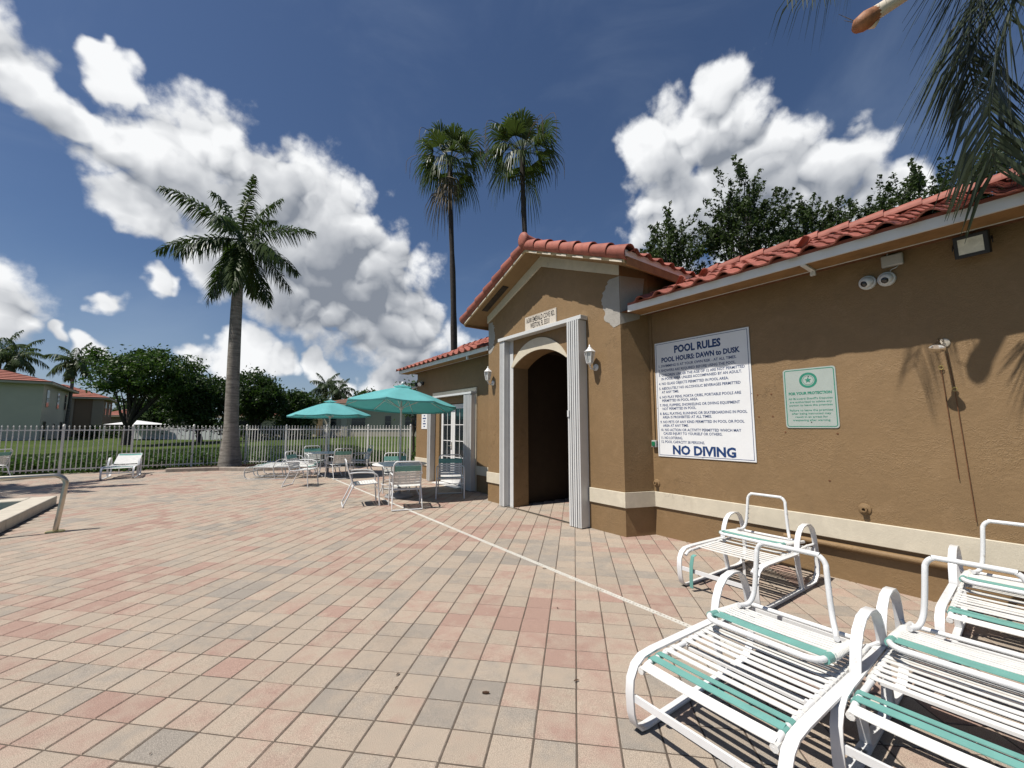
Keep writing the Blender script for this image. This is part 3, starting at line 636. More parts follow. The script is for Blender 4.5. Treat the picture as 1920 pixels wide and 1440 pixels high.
# rake tiles up both slopes of the portico gable
for sg in (-1, 1):
    Ltot = 2.235/ca; nt_ = 7; ex = Ltot/nt_
    for k in range(nt_):
        s0 = k*ex; s1 = s0+ex*1.18
        def pt(s, lift): d = 2.235-s*ca; return (XR+0.035, PC+sg*d, 4.80-SL*d+lift)
        hpart(barrel(pt(s0-.01, .034), pt(min(s1, Ltot), .008), 0.112, 0.090, (-0.75, 0, 0.66), 235), 'rake_tile', 'roof_clay', roof_p, smooth=50)
for k in range(8): hpart(barrel((XR-0.02+k*.36, PC, 4.885), (XR+.42+k*.36, PC, 4.86), 0.125, 0.105, (0, 0, 1), 200), 'ridge_tile', 'roof_clay', roof_p, smooth=50)
kb = MB().lathe([(0.002, -0.035), (0.07, -0.032), (0.115, -0.012), (0.127, 0.02), (0.12, 0.05)], 20); me = kb.mesh('ridge_stop', 50); me.transform(HB @ Matrix.Translation((XR-0.05, PC, 4.895)) @ Matrix.Rotation(R(90), 4, 'Y') @ Matrix.Diagonal((1.15, 1, 1, 1))); link('ridge_stop', me, 'roof_clay', roof_p)
for (ya, yb, par) in ((-1.3, 3.6, roof), (7.5, 12.6, roof_w)):
    y = ya
    while y < yb-0.1:
        hpart(barrel((7.0, y, 4.252+.02), (7.0, min(y+.42, yb), 4.245), 0.108, 0.096, (0, 0, 1), 190), 'ridge_tile', 'roof_clay', par, smooth=50); y += 0.36
# eave tile rubble: bits of broken tile left lying on the slope
for (yy, s) in ((3.02, .35), (2.72, .42), (1.62, .55)):
    z = 3.30+s*math.sin(a)+.075; me = barrel((-.05, -.05, 0), (.05, .06, .02), .05, .045, (0, 0, 1), 150).mesh('tile_shard', 50); me.transform(HB @ Matrix.Translation((4.765+s*ca, yy, z)) @ Matrix.Rotation(rnd.uniform(.3, 1.2), 4, 'Y')); link('tile_shard', me, 'roof_clay', roof)
# ---- accordion hurricane shutters
def stack(y0, y1, z1, depth, n, xw, open_side):
    lead = hpart(MB().box((xw-depth-0.012, (y1-0.035) if open_side > 0 else y0, 0.012), (xw-0.003, y1 if open_side > 0 else y0+0.035, z1)), 'shutter_stack', 'shutter_white', bevel=0.004)
    step = (y1-y0-0.04)/n; yy0 = y0 if open_side > 0 else y0+0.04
    for i in range(n):
        xa, xb = (xw-depth, xw-0.012) if i % 2 == 0 else (xw-0.012, xw-depth)
        hpart(MB().bar([(xa, yy0+i*step, z1/2), (xa+(xb-xa)*.5, yy0+(i+.42)*step, z1/2), (xb, yy0+(i+1)*step, z1/2)], z1-0.03, 0.009, (0, 0, 1)), 'shutter_blade', 'shutter_white', lead)
        hpart(MB().box((xw-depth-0.011, yy0+(i+.5)*step-.013, 0.014), (xw-depth+0.006, yy0+(i+.5)*step+.013, z1-.004)), 'blade_edge', 'shutter_white', lead)
    return lead
stack(4.535, 4.76, 3.245, 0.185, 4, PF-0.0005, 1); hpart(MB().box((PF-0.182, 4.515, 0.012), (PF-0.0005, 4.533, 3.24)), 'shutter_side', 'shutter_white')
stack(6.605, 6.77, 3.245, 0.125, 3, PF-0.0005, -1)
hpart(MB().box((PF-0.16, 4.48, 3.25), (PF-0.0005, 6.80, 3.315)), 'shutter_track', 'shutter_white', bevel=0.004)
hpart(MB().box((PF-0.09, 4.77, 0.001), (PF-0.03, 6.6, 0.012)), 'floor_track', 'steel')
hpart(MB().box((PF-0.215, 4.722, 1.70), (PF-0.197, 4.755, 1.80)), 'shutter_lock', 'white_metal')
hpart(MB().box((PF-.012, 6.475, 0), (PF-.0006, 6.60, 3.25)), 'jamb_board', 'shutter_white')
# wing doorway
for (ya, yb, za, zb) in ((8.58, 11.02, 2.40, 2.505), (8.58, 8.68, 0, 2.398), (10.92, 11.02, 0, 2.398)):
    hpart(MB().box((W-0.03, ya, za), (W-0.0005, yb, zb)), 'door_surround', 'cream_stucco')
stack(8.645, 8.97, 2.34, 0.15, 5, W-0.0005, 1); hpart(MB().box((W-0.148, 8.622, 0.012), (W-0.0305, 8.643, 2.34)), 'shutter_side', 'shutter_white'); stack(10.86, 11.06, 2.34, 0.15, 3, W-0.0005, -1)
hpart(MB().box((W-0.17, 8.60, 2.345), (W-0.031, 11.07, 2.395)), 'shutter_track', 'shutter_white')
hpart(MB().box((W-0.2, 9.22, 0.001), (W+0.05, 10.62, 0.02)), 'threshold', 'white_paint')
for (ya, yb, hd) in ((9.24, 9.915, 0), (9.925, 10.60, 1)):
    fr = MB(); x0, x1 = W+0.06, W+0.105
    fr.box((x0, ya, .03), (x1, ya+.11, 2.14)).box((x0, yb-.11, .03), (x1, yb, 2.14)).box((x0, ya+.11, .03), (x1, yb-.11, .30)).box((x0, ya+.11, 2.02), (x1, yb-.11, 2.14))
    dr = hpart(fr, 'door', 'white_paint')
    for zz in (.73, 1.16, 1.59): hpart(MB().box((x0+.01, ya+.11, zz-.01), (x1-.01, yb-.11, zz+.01)), 'glazing_bar', 'white_paint', dr)
    hpart(MB().box((x0+.012, (ya+yb)/2-.009, .30), (x1-.012, (ya+yb)/2+.009, 2.02)), 'glazing_bar', 'white_paint', dr)
    for zz0, zz1 in ((.30, .72), (.74, 1.15), (1.17, 1.58), (1.60, 2.02)):
        hpart(MB().box((x0+.02, ya+.112, zz0), (x0+.026, (ya+yb)/2-.01, zz1)), 'pane', 'door_glass', dr); hpart(MB().box((x0+.02, (ya+yb)/2+.01, zz0), (x0+.026, yb-.112, zz1)), 'pane', 'door_glass', dr)
    if hd:
        hpart(MB().tube([(x0-.005, ya+.05, 1.03), (x0-.05, ya+.05, 1.03), (x0-.052, ya+.16, 1.025)], .009, 8).box((x0-.008, ya+.03, .93), (x0-.0005, ya+.07, 1.13)), 'handle', 'steel', dr)
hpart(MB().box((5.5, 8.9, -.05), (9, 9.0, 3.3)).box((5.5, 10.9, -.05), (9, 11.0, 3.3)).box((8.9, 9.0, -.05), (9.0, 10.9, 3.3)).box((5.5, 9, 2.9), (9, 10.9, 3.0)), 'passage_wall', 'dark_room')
# pipes and bits on the wall
hpart(MB().tube([(W-.034, 2.0, .335), (W-.034, -4.5, .335)], .030, 10), 'pipe', 'tan_stucco', smooth=60)
hpart(MB().tube([(W-.012, 3.628, 3.19), (W-.012, 3.626, 1.33)], .011, 8), 'conduit', 'tan_stucco', smooth=60)
for yy in (3.625, 1.278):
    me = MB().lathe([(.055, 0), (.05, .012), (.026, .02), (.026, .055), (.014, .055), (.014, .02)], 14).mesh('pipe_stub', 40); me.transform(HB @ Matrix.Translation((W, yy, .733)) @ Matrix.Rotation(R(-90), 4, 'Y')); link('pipe_stub', me, 'tan_stucco', house)
for (yy, zz) in ((2.20, 1.92), (2.05, 1.92), (2.20, 1.66), (2.05, 1.66), (1.93, 1.48), (1.45, 1.47), (1.55, .98), (8.42, 1.45)):
    me = MB().lathe([(.011, 0), (.009, .004)], 8).mesh('screw_hole', 40); me.transform(HB @ Matrix.Translation((W, yy, zz)) @ Matrix.Rotation(R(-90), 4, 'Y')); link('screw_hole', me, 'rust', house)

# ================================================================== SIGNS AND FIXTURES ON THE WALLS
def frame_bars(mb, w, h, inset, t, x):      # printed border line on a board lying in the YZ plane, origin at lower left corner as seen
    a, b, c, d = -inset, -(w-inset), inset, h-inset
    mb.box((x, b, c), (x+0.0006, a, c+t)).box((x, b, d-t), (x+0.0006, a, d)).box((x, b, c+t), (x+0.0006, b+t, d-t)).box((x, a-t, c+t), (x+0.0006, a, d-t)); return mb
sg = thing('pool_rules_sign', 'large white POOL RULES sign with blue lettering on the tan wall', 'sign', (W-0.004, 3.575, 1.118))
SW, SH = 1.325, 1.645
MB().box((-0.007, -SW, 0), (0.0, 0, SH)).obj('board', 'sign_white', sg, bevel=0.002)
frame_bars(MB(), SW, SH, 0.020, 0.006, -0.0082).obj('border', 'ink_blue', sg)
X = -0.0080
text('POOL RULES', 0.140, 'ink_blue', sg, X, -SW/2+0.02, SH*(1-0.108), 'CENTER', 0.66, 0.006)
text('POOL HOURS: DAWN to DUSK', 0.094, 'ink_blue', sg, X, -SW/2+0.01, SH*(1-0.178), 'CENTER', 1.10, 0.004)
rules = [(.222, 0, '1. SWIMMING IS AT YOUR OWN RISK - AT ALL TIMES.', 1.10), (.262, 0, '2. SHOWERS ARE REQUIRED BEFORE USING THE POOL.', 1.10), (.302, 0, '3. CHILDREN UNDER THE AGE OF 12 ARE NOT PERMITTED', 1.20), (.336, 1, 'IN POOL AREA UNLESS ACCOMPANIED BY AN ADULT.', 1.12),
 (.378, 0, '4. NO GLASS OBJECTS PERMITTED IN POOL AREA.', 1.00), (.420, 0, '5. ABSOLUTELY NO ALCOHOLIC BEVERAGES PERMITTED', 1.14), (.452, 1, 'AT ANY TIME.', .27), (.496, 0, '6. NO PLAY PENS, PORTA CRIBS, PORTABLE POOLS ARE', 1.14), (.527, 1, 'PERMITTED IN POOL AREA.', .54),
 (.567, 0, '7. FINS, FLIPPERS, SNORKELING OR DIVING EQUIPMENT', 1.12), (.598, 1, 'NOT PERMITTED IN POOL.', .51), (.640, 0, '8. BALL PLAYING, RUNNING OR SKATEBOARDING IN POOL', 1.20), (.671, 1, 'AREA IS PROHIBITED AT ALL TIMES.', .72),
 (.712, 0, '9. NO PETS OF ANY KIND PERMITTED IN POOL OR POOL', 1.16), (.743, 1, 'AREA AT ANY TIME.', .39), (.780, 0, '10. NO ACTION OR ACTIVITY PERMITTED WHICH MAY', 1.11), (.811, 1, 'CAUSE INJURY TO YOURSELF OR OTHERS.', .84), (.848, 0, '11. NO LOITERING.', .33), (.882, 0, '12. POOL CAPACITY 38 PERSONS.', .64)]
for fr, ind, s, wd in rules: text(s, 0.050, 'ink_blue', sg, X, -0.052-ind*0.042, SH*(1-fr), 'LEFT', wd, 0.0009)
text('NO DIVING', 0.165, 'ink_blue', sg, X, -SW/2, SH*(1-0.972), 'CENTER', 0.86, 0.007)
for (yy, zz) in ((-SW/2, SH-.03), (-SW/2, .016), (-.012, SH*.42), (-SW+.012, SH*.5)):
    me = MB().lathe([(.006, 0), (.004, .003)], 8).mesh('screw', 40); me.transform(Matrix.Translation((-.007, yy, zz)) @ Matrix.Rotation(R(-90), 4, 'Y')); link('screw', me, 'steel', sg)
# sheriff's notice
def rrect(w, h, r, x, n=5):
    pts = []
    for (cy, cz, a0) in ((-r, r, -90), (-r, h-r, 0), (-(w-r), h-r, 90), (-(w-r), r, 180)):
        pts += [(x, cy+r*math.cos(R(a0+90*i/n)), cz+r*math.sin(R(a0+90*i/n))) for i in range(n+1)]
    return pts
s2 = thing('trespass_sign', 'small mint green FOR YOUR PROTECTION sign with round seal on the wall', 'sign', (W-0.004, 1.915, 1.528))
w2, h2 = 0.492, 0.657
MB().prism(rrect(w2, h2, .03, -.004), (.004, 0, 0)).obj('board', 'sign_mint', s2)
def ring_band(w, h, r, ins, t, x):
    a = rrect(w-2*ins, h-2*ins, r, x); b = rrect(w-2*ins-2*t, h-2*ins-2*t, max(.004, r-t), x); n = len(a); mb = MB()
    a = [(p[0], p[1]-ins, p[2]+ins) for p in a]; b = [(p[0], p[1]-ins-t, p[2]+ins+t) for p in b]
    return mb.add(a+b, [(i, (i+1) % n, n+(i+1) % n, n+i) for i in range(n)])
ring_band(w2, h2, .026, .013, .008, -.0048).obj('border', 'ink_green', s2)
def disc_ring(cy, cz, r0, r1, x, n=32):
    vs = [(x, cy+r*math.cos(2*math.pi*i/n), cz+r*math.sin(2*math.pi*i/n)) for r in (r0, r1) for i in range(n)]
    return MB().add(vs, [(i, (i+1) % n, n+(i+1) % n, n+i) for i in range(n)])
cy, cz = -w2/2+.005, h2-.135
sm = disc_ring(cy, cz, .060, .084, -.0048); sm.obj('seal', 'ink_green', s2)
e = disc_ring(cy, cz, .048, .052, -.0048)
e.add([(-.0048, cy+.034*(1 if k % 2 == 0 else .45)*math.cos(2*math.pi*k/10+math.pi/2), cz+.034*(1 if k % 2 == 0 else .45)*math.sin(2*math.pi*k/10+math.pi/2)) for k in range(10)], [tuple(range(10))]).obj('seal_emblem', 'ink_green', s2)
text('FOR YOUR PROTECTION', .040, 'ink_green', s2, -.0048, -w2/2, h2-.290, 'CENTER', .40, .002)
for k, (s, wd) in enumerate((("All Broward Sheriff's Deputies", .41), ('are authorized to advise any', .39), ('person to leave the premises', .40), ('Failure to leave the premises', .40), ('after being instructed may', .36), ('result in an arrest for', .30), ('trespassing after warning.', .35))):
    text(s, .030, 'ink_green', s2, -.0048, -w2/2, h2-.345-k*.036-(.020 if k > 2 else 0), 'CENTER', wd, .0004)
for zz in (h2-.095, .062):
    me = MB().lathe([(.006, 0), (.005, .003)], 8).mesh('screw', 40); me.transform(Matrix.Translation((-.004, -w2/2, zz)) @ Matrix.Rotation(R(-90), 4, 'Y')); link('screw', me, 'ink_black', s2)
# address board
s3 = thing('address_sign', 'cream board with black street address above the arched entry', 'sign', (PF-0.004, 6.085, 3.352))
w3, h3 = .885, .275
MB().box((-.012, -w3, 0), (0, 0, h3)).obj('board', 'sign_cream', s3, bevel=.003)
frame_bars(MB(), w3, h3, .008, .006, -.0130).obj('border', 'kerb_stone', s3)
text('16300 EMERALD COVE RD.', .135, 'ink_black', s3, -.0130, -w3/2, .150, 'CENTER', .80, .003)
text('WESTON, FL 33331', .135, 'ink_black', s3, -.0130, -w3/2, .035, 'CENTER', .54, .003)
# notice beside the wing door
s4 = thing('notice_board', 'narrow white notice with short dark lines beside the wing door', 'sign', (W-.004, 11.80, 1.47))
MB().box((-.006, -.40, 0), (0, 0, .62)).obj('board', 'sign_white', s4)
mb = MB()
for k, wd in enumerate((.12, .16, .10, .24, .12, .20, .10)): mb.box((-.0072, -.2-wd/2, .54-k*.08), (-.0062, -.2+wd/2, .575-k*.08))
mb.obj('printed_lines', 'ink_blue', s4)

# lanterns
def lantern(label, y, z):
    t = thing('wall_lantern', label, 'lantern', (PF-.0005, y, z), 0, 'white lanterns either side of the arched entry')
    me = MB().lathe([(.055, 0), (.052, .012), (.03, .022)], 16).mesh('backplate', 40); me.transform(Matrix.Rotation(R(-90), 4, 'Y')); link('backplate', me, 'white_metal', t)
    MB().tube(smooth_path([(-.015, 0, 0), (-.06, 0, -.035), (-.115, 0, -.02), (-.135, 0, .035)], 5), .011, 8).obj('arm', 'white_metal', t, smooth=60)
    cx = -.135; b = MB(); b.lathe([(.02, .03), (.035, .04), (.052, .055), (.054, .064), (.010, .066)], 6, (cx, 0, 0)); b.lathe([(.084, .225), (.092, .232), (.070, .252), (.034, .285), (.026, .30), (.012, .315), (.014, .328), (.004, .345)], 6, (cx, 0, 0)); b.obj('cap', 'white_metal', t, smooth=30)
    for k in range(6):
        an = 2*math.pi*k/6; c, s = math.cos(an), math.sin(an); MB().tube([(cx+.050*c, .050*s, .062), (cx+.080*c, .080*s, .228)], .0055, 6).obj('cage_bar', 'white_metal', t)
    MB().lathe([(.040, .067), (.068, .226)], 6, (cx, 0, 0)).obj('glass', 'lamp_glass', t)
    return t
lantern('white carriage lantern on the portico wall right of the arch', 4.325, 2.46)
lantern('white carriage lantern at the left portico corner beside the wing', 7.20, 2.46)

# cameras, box, floodlight, shower
def dome_cam(label, y, z, turn):
    t = thing('security_camera', label, 'camera', (W-.0005, y, z), 0, 'white dome cameras under the eave')
    b = MB().lathe([(.070, 0), (.070, .022), (.066, .030), (.052, .034)], 24); me = b.mesh('base_ring', 40); me.transform(Matrix.Rotation(R(-90), 4, 'Y')); link('base_ring', me, 'white_metal', t)
    prof = [(.056*math.cos(R(k*9)), .03+.056*math.sin(R(k*9))) for k in range(0, 11)]; me = MB().lathe(prof, 20).mesh('housing', 60); me.transform(Matrix.Rotation(R(-90), 4, 'Y')); link('housing', me, 'white_metal', t)
    d = Vector((-1, turn, -.55)).normalized(); prof = [(.030*math.cos(R(k*12)), .030*math.sin(R(k*12))*.6) for k in range(0, 8)]; me = MB().lathe([(.030, -.01)]+prof, 18).mesh('lens', 60)
    me.transform(Matrix.Translation(Vector((-.03, 0, 0))+d*.046) @ d.to_track_quat('Z', 'Y').to_matrix().to_4x4()); link('lens', me, 'lens', t)
dome_cam('white dome security camera, the left of the pair under the eave', 1.10, 2.985, .45)
dome_cam('white dome security camera, right of the pair below the white box', .955, 2.98, .10)
jb = thing('junction_box', 'small white junction box on the wall above the dome cameras', 'box', (W-.0005, .905, 3.09))
MB().box((-.045, -.085, 0), (0, .075, .115)).obj('cover', 'grey_plastic', jb, bevel=.012)
MB().tube(smooth_path([(-.02, .03, .115), (-.03, .02, .15), (-.02, .03, .17), (.0, .04, .16)], 4), .006, 6).tube(smooth_path([(-.02, -.04, 0), (-.03, -.03, -.02), (-.02, .01, -.03), (-.005, .02, -.05)], 4), .005, 6).obj('cable', 'grey_plastic', jb, smooth=60)
fl = thing('floodlight', 'black square floodlight mounted under the eave above the shower', 'lamp', (W-.0005, .375, 3.10))
Mf = Matrix.Translation((-.14, 0, -.02)) @ Matrix.Rotation(R(-14), 4, 'Y') @ Matrix.Rotation(R(-10), 4, 'Z')
MB().box((-.025, -.105, -.095), (.03, .105, .095), Mf).obj('housing', 'black_plastic', fl, bevel=.008)
MB().box((-.0275, -.075, -.065), (-.0255, .075, .065), Mf).obj('lens', 'flood_glass', fl)
MB().bar([(-.13, -.115, -.02), (-.06, -.115, .03), (-.06, 0, .04)], .03, .006, (0, 0, 1)).bar([(-.13, .115, -.02), (-.06, .115, .03), (-.06, 0, .04)], .03, .006, (0, 0, 1)).box((-.07, -.03, .0), (0, .03, .09)).obj('bracket', 'black_plastic', fl)
shw = thing('outdoor_shower', 'chrome shower head with two hanging pull chains on the sunlit wall', 'shower', (W-.0005, .615, 2.29))
me = MB().lathe([(.04, 0), (.036, .010), (.014, .014)], 18).mesh('flange', 40); me.transform(Matrix.Rotation(R(-90), 4, 'Y')); link('flange', me, 'boot_pale', shw)
MB().tube(smooth_path([(-.005, 0, 0), (-.10, .005, .022), (-.19, .01, .01), (-.235, .012, -.03)], 6), .012, 10).obj('arm', 'chrome', shw, smooth=60)
d = Vector((-.55, .05, -.8)).normalized(); me = MB().lathe([(.014, 0), (.020, .012), (.022, .03), (.052, .062), (.055, .074), (.048, .078)], 20).mesh('head', 40); me.transform(Matrix.Translation((-.225, .012, -.02)) @ d.to_track_quat('Z', 'Y').to_matrix().to_4x4()); link('head', me, 'chrome', shw)
for (ya, za, yb, zb) in ((.035, -.22, .0, -1.20), (-.035, -.42, -.075, -1.55)):
    rr = MB().tube(arc((-.02, ya, za), .016, 0, 330, 10, (0, 1, 0), (0, 0, 1)), .003, 6); rr.tube([(-.001, ya, za+.016), (-.03, ya, za+.016)], .005, 6).obj('hook', 'brass', shw)
    MB().tube([(-.02, ya, za-.016), (-.018, (ya+yb)/2, (za+zb)/2), (-.016, yb, zb)], .0032, 6).obj('pull_chain', 'rust', shw)
MB().tube([(-.02, -.010, -.10), (-.02, -.034, -.40)], .003, 6).obj('pull_chain', 'rust', shw)
gb = thing('switch_box', 'small green switch box beside the lower left sign corner', 'box', (W-.0005, 3.622, 1.245))
MB().box((-.05, -.036, 0), (0, .036, .10)).obj('housing', 'grey_plastic', gb, bevel=.005); MB().box((-.062, -.026, .018), (-.0505, .026, .082)).obj('cover', 'green_plastic', gb, bevel=.005)
wl = thing('security_floodlight', 'twin floodlight with pale lamps under the far wing eave corner', 'lamp', (W-.0005, 11.75, 2.86))
me = MB().lathe([(.06, 0), (.055, .03), (.02, .04)], 14).mesh('base', 40); me.transform(Matrix.Rotation(R(-90), 4, 'Y')); link('base', me, 'black_plastic', wl)
for sgn in (-1, 1):
    d = Vector((-.75, .55*sgn, -.5)).normalized(); q = d.to_track_quat('Z', 'Y').to_matrix().to_4x4()
    MB().tube([(-.03, 0, 0), (-.09, .07*sgn, .02)], .014, 8).obj('arm', 'black_plastic', wl)
    me = MB().lathe([(.028, 0), (.034, .04), (.062, .12), (.064, .15), (.03, .155)], 14).mesh('lamp_head', 40); me.transform(Matrix.Translation((-.09, .07*sgn, .02)) @ q); link('lamp_head', me, 'white_metal' if sgn < 0 else 'black_plastic', wl)
bc = thing('bullet_camera', 'white bullet camera at the far corner of the wing', 'camera', (W-.0005, 12.08, 2.80))
d = Vector((-.85, .35, -.45)).normalized(); me = MB().lathe([(.03, 0), (.034, .02), (.034, .17), (.03, .185), (.02, .18)], 14).mesh('housing', 40); me.transform(Matrix.Translation((-.05, 0, 0)) @ d.to_track_quat('Z', 'Y').to_matrix().to_4x4()); link('housing', me, 'white_metal', bc)
MB().tube([(0, 0, .03), (-.07, .01, .0)], .014, 8).obj('mount', 'white_metal', bc)

# ================================================================== FURNITURE
def strap(x0, x1, y0, y1, z, th=.004, sag=.012, slope=0.0, n=6):   # a vinyl strap across y, sagging a little in the middle
    vs = []; k = n+1
    for zz in (th/2, -th/2):
        for i in range(k):
            t = i/n; y = y0+(y1-y0)*t; s = z-sag*4*t*(1-t)+zz; vs += [(x0, y, s), (x1, y, s+slope)]
    mb = MB(); b = 2*k; fs = []
    for i in range(n): fs += [(2*i, 2*i+1, 2*i+3, 2*i+2), (b+2*i, b+2*i+2, b+2*i+3, b+2*i+1), (2*i, 2*i+2, b+2*i+2, b+2*i), (2*i+1, b+2*i+1, b+2*i+3, 2*i+3)]
    mb.add(vs, fs); mb.tube([(( x0+x1)/2-(x1-x0)/2, y0, z-.014), ((x0+x1)/2+(x1-x0)/2, y0, z-.014)], .0175, 8); mb.tube([(x0, y1, z-.014), (x1, y1, z-.014)], .0175, 8)
    return mb
HW = .352
def side_path():
    top = [(.80, .345), (.50, .352), (.20, .358), (.10, .352)]; fr = [(.045, .325), (.008, .27), (0, .20), (.006, .11), (.025, .05), (.062, .016), (.11, .008)]
    skid = [(.5, .008), (1.08, .008)]; rear = [(1.18, .018), (1.255, .07), (1.285, .16), (1.275, .28), (1.255, .40), (1.235, .47), (1.195, .535), (1.13, .575), (1.05, .583), (.965, .570), (.895, .525), (.85, .455), (.83, .39), (.815, .345), (.835, .20), (.885, .017)]
    return top+fr+skid+rear
def lounger(name, label, cat, loc, rz, mode, group=None, missing=(), wide_first=True):
    """strap chaise: flat-bar side frames with loop arms, tube seat frame, back folded forward ('fold') or laid out ('flat')"""
    t = thing(name, label, cat, loc, rz, group)
    for s in (1, -1):
        MB().bar([(x, s*HW, z) for x, z in side_path()], .046, .011, (0, 1, 0)).obj('side_frame', 'white_metal', t, smooth=35)
        MB().tube([(.040, s*(HW-.046), .306), (.080, s*(HW-.046), .330), (.13, s*(HW-.046), .338), (.6, s*(HW-.046), .338), (1.13, s*(HW-.046), .342), (1.2, s*(HW-.046), .345)], .0145, 10).obj('seat_rail', 'white_metal', t, smooth=60)
        for x in (.14, .42, .78, 1.16): MB().box((x-.008, s*(HW-.045)-.020, .330), (x+.008, s*(HW-.045)+.030, .340)).obj('lug', 'white_metal', t)
    MB().bar([(.012, -HW+.02, .185), (.012, HW-.02, .185)], .034, .014, (0, 0, 1)).obj('cross_bar', 'white_metal', t)
    MB().bar([(.44, -HW+.06, .318), (.44, HW-.06, .318)], .034, .012, (1, 0, 0)).obj('cross_bar', 'white_metal', t)
    MB().bar([(1.262, -HW, .30), (1.262, HW, .30)], .040, .014, (0, 0, 1)).obj('cross_bar', 'white_metal', t)
    for s in (1, -1): MB().tube([(1.19, s*(HW-.046), .345), (1.268, s*(HW-.01), .36)], .012, 8).obj('stay', 'white_metal', t)
    ys = HW-.044
    spots = [(.034, .054, 'strap_white', .330), (.112, .040, 'strap_teal', .350), (.176, .034, 'strap_teal', .354)]+[(.242+.060*i, .034, 'strap_white', .354) for i in range(6)]+[(.606+.047*i, .031, 'strap_white', .354) for i in range(11)]
    for i, (x, w, m_, z) in enumerate(spots):
        if i in missing: continue
        strap(x, x+w, -ys, ys, z, sag=.002+rnd.uniform(0, .008)*(rnd.random() < .4), slope=(.014 if i == 0 else .006 if i == 1 else 0)).obj('strap', m_, t, smooth=30)
    bw = .285
    if mode == 'fold':
        hx, hz = 1.17, .385; ex, ez = .60, .438
        P = [(hx, bw, hz), (ex+.14, bw, ez-.008), (ex+.07, bw, ez)]+[tuple(p) for p in arc((ex+.07, bw-.07, ez), .07, 90, 180, 5, (1, 0, 0), (0, 1, 0))]
        U = P+[(x, -y, z) for x, y, z in reversed(P)]; MB().tube(U, .0150, 10).obj('back_frame', 'white_metal', t, smooth=60)
        def bz(x): return hz+(ez-hz)*(hx-x)/(hx-ex)
        for i in range(8):
            x = (.668+.046*i) if i < 2 else .778+.036*(i-2); strap(x, x+(.039 if i < 2 else .019), -bw, bw, bz(x)+.010, th=.003, sag=.003+.004*rnd.random()).obj('back_strap', 'strap_teal' if i < 2 else 'strap_white', t, smooth=30)
        # prop bracket standing up
        uw = .205; Q = [(.93, uw+.045, bz(.93)+.03), (1.0, uw+.02, bz(1.0)+.040), (1.035, uw, .50), (1.048, uw-.012, .62), (1.060, uw-.020, .745)]+[(1.063+.004*math.sin(R(k*18)), uw-.02-.055*(1-math.cos(R(k*18))), .745+.070*math.sin(R(k*18))) for k in range(1, 6)]
        U = Q+[(x, -y, z) for x, y, z in reversed(Q)]; MB().tube(smooth_path(U, 3), .0145, 10).obj('prop_bracket', 'white_metal', t, smooth=60)
        for s in (1, -1):
            for k in range(4): MB().tube([(1.045+.004*k, s*(uw-.008-.003*k), .535+.050*k), (1.080+.004*k, s*(uw-.008-.003*k), .546+.050*k)], .0055, 6).obj('notch_peg', 'white_metal', t)
            MB().tube([(.70, s*bw, bz(.70)), (1.0, s*bw, bz(1.0))], .0195, 8).obj('strap_wrap', 'strap_white', t, smooth=60)
            cw_ = MB()
            for k in range(15): cw_.tube(arc((.735+.019*k, s*bw, bz(.735+.019*k)), .0215, 0, 330, 8, (0.25, .97, 0), (.12, 0, 1)), .0045, 5)
            cw_.obj('strap_coil', 'strap_white', t, smooth=60)
            MB().tube([(.655, s*bw, bz(.655)+.001), (.745, s*bw, bz(.745)+.001)], .0215, 8).obj('strap_wrap', 'strap_teal', t, smooth=60)
        MB().tube([(1.14, -bw, hz+.002), (1.14, bw, hz+.002)], .0135, 10).obj('hinge_tube', 'white_metal', t, smooth=60)
    else:
        up = mode if isinstance(mode, float) else 0.02
        def bz(x): return .355+(x-1.20)*up
        P = [(1.20, bw, bz(1.20)), (1.86, bw, bz(1.86))]+[tuple(p) for p in arc((1.86, bw-.07, bz(1.9)), .07, 90, 0, 5, (1, 0, 0), (0, 1, 0))]
        MB().tube(P+[(x, -y, z) for x, y, z in reversed(P)], .0150, 10).obj('back_frame', 'white_metal', t, smooth=60)
        for i in range(13): x = 1.225+.05*i; strap(x, x+.042, -bw, bw, bz(x)+.012, sag=.008, slope=.042*up).obj('back_strap', 'strap_teal' if i > 10 else 'strap_white', t, smooth=30)
        for s in (1, -1): MB().tube([(1.60, s*.22, bz(1.6)), (1.66, s*.22, .012)], .013, 8).obj('rear_leg', 'white_metal', t, smooth=60)
    return t
L1 = lounger('strap_lounger', 'nearest white strap lounger, whole in view, with two teal foot straps', 'lounger', (1.80, 1.09, 0), 0, 'fold', 'strap loungers by the tan wall', missing=(5,))
L2 = lounger('strap_lounger', 'white strap lounger with a teal strap hanging loose from its foot end', 'lounger', (3.76, 2.02, 0), R(-1.5), 'fold', 'strap loungers by the tan wall', missing=(0, 1, 2, 9, 12, 14))
hang = MB().bar([(.03, .20, .335), (-.006, .205, .325), (-.018, .215, .24), (-.012, .225, .12), (.0, .232, .03)], .036, .004, (0.1, 1, 0)); hang.obj('loose_strap', 'strap_teal', L2, smooth=30, label='loose teal strap hanging off the foot end')
hang = MB().bar([(.46, -.02, .33), (.45, -.04, .22), (.47, -.03, .12), (.44, -.06, .04)], .030, .004, (0.3, 1, 0)).obj('loose_strap', 'strap_white', L2, smooth=30)
L3 = lounger('strap_lounger', 'white strap lounger with teal foot straps cut off at the lower right frame edge', 'lounger', (2.255, .355, 0), R(1), 'fold', 'strap loungers by the tan wall', missing=(3, 4))
L4 = lounger('strap_lounger', 'white strap lounger against the wall at the right frame edge, below the shower', 'lounger', (3.86, .255, 0), R(2), 'fold', 'strap loungers by the tan wall', missing=(9, 12))
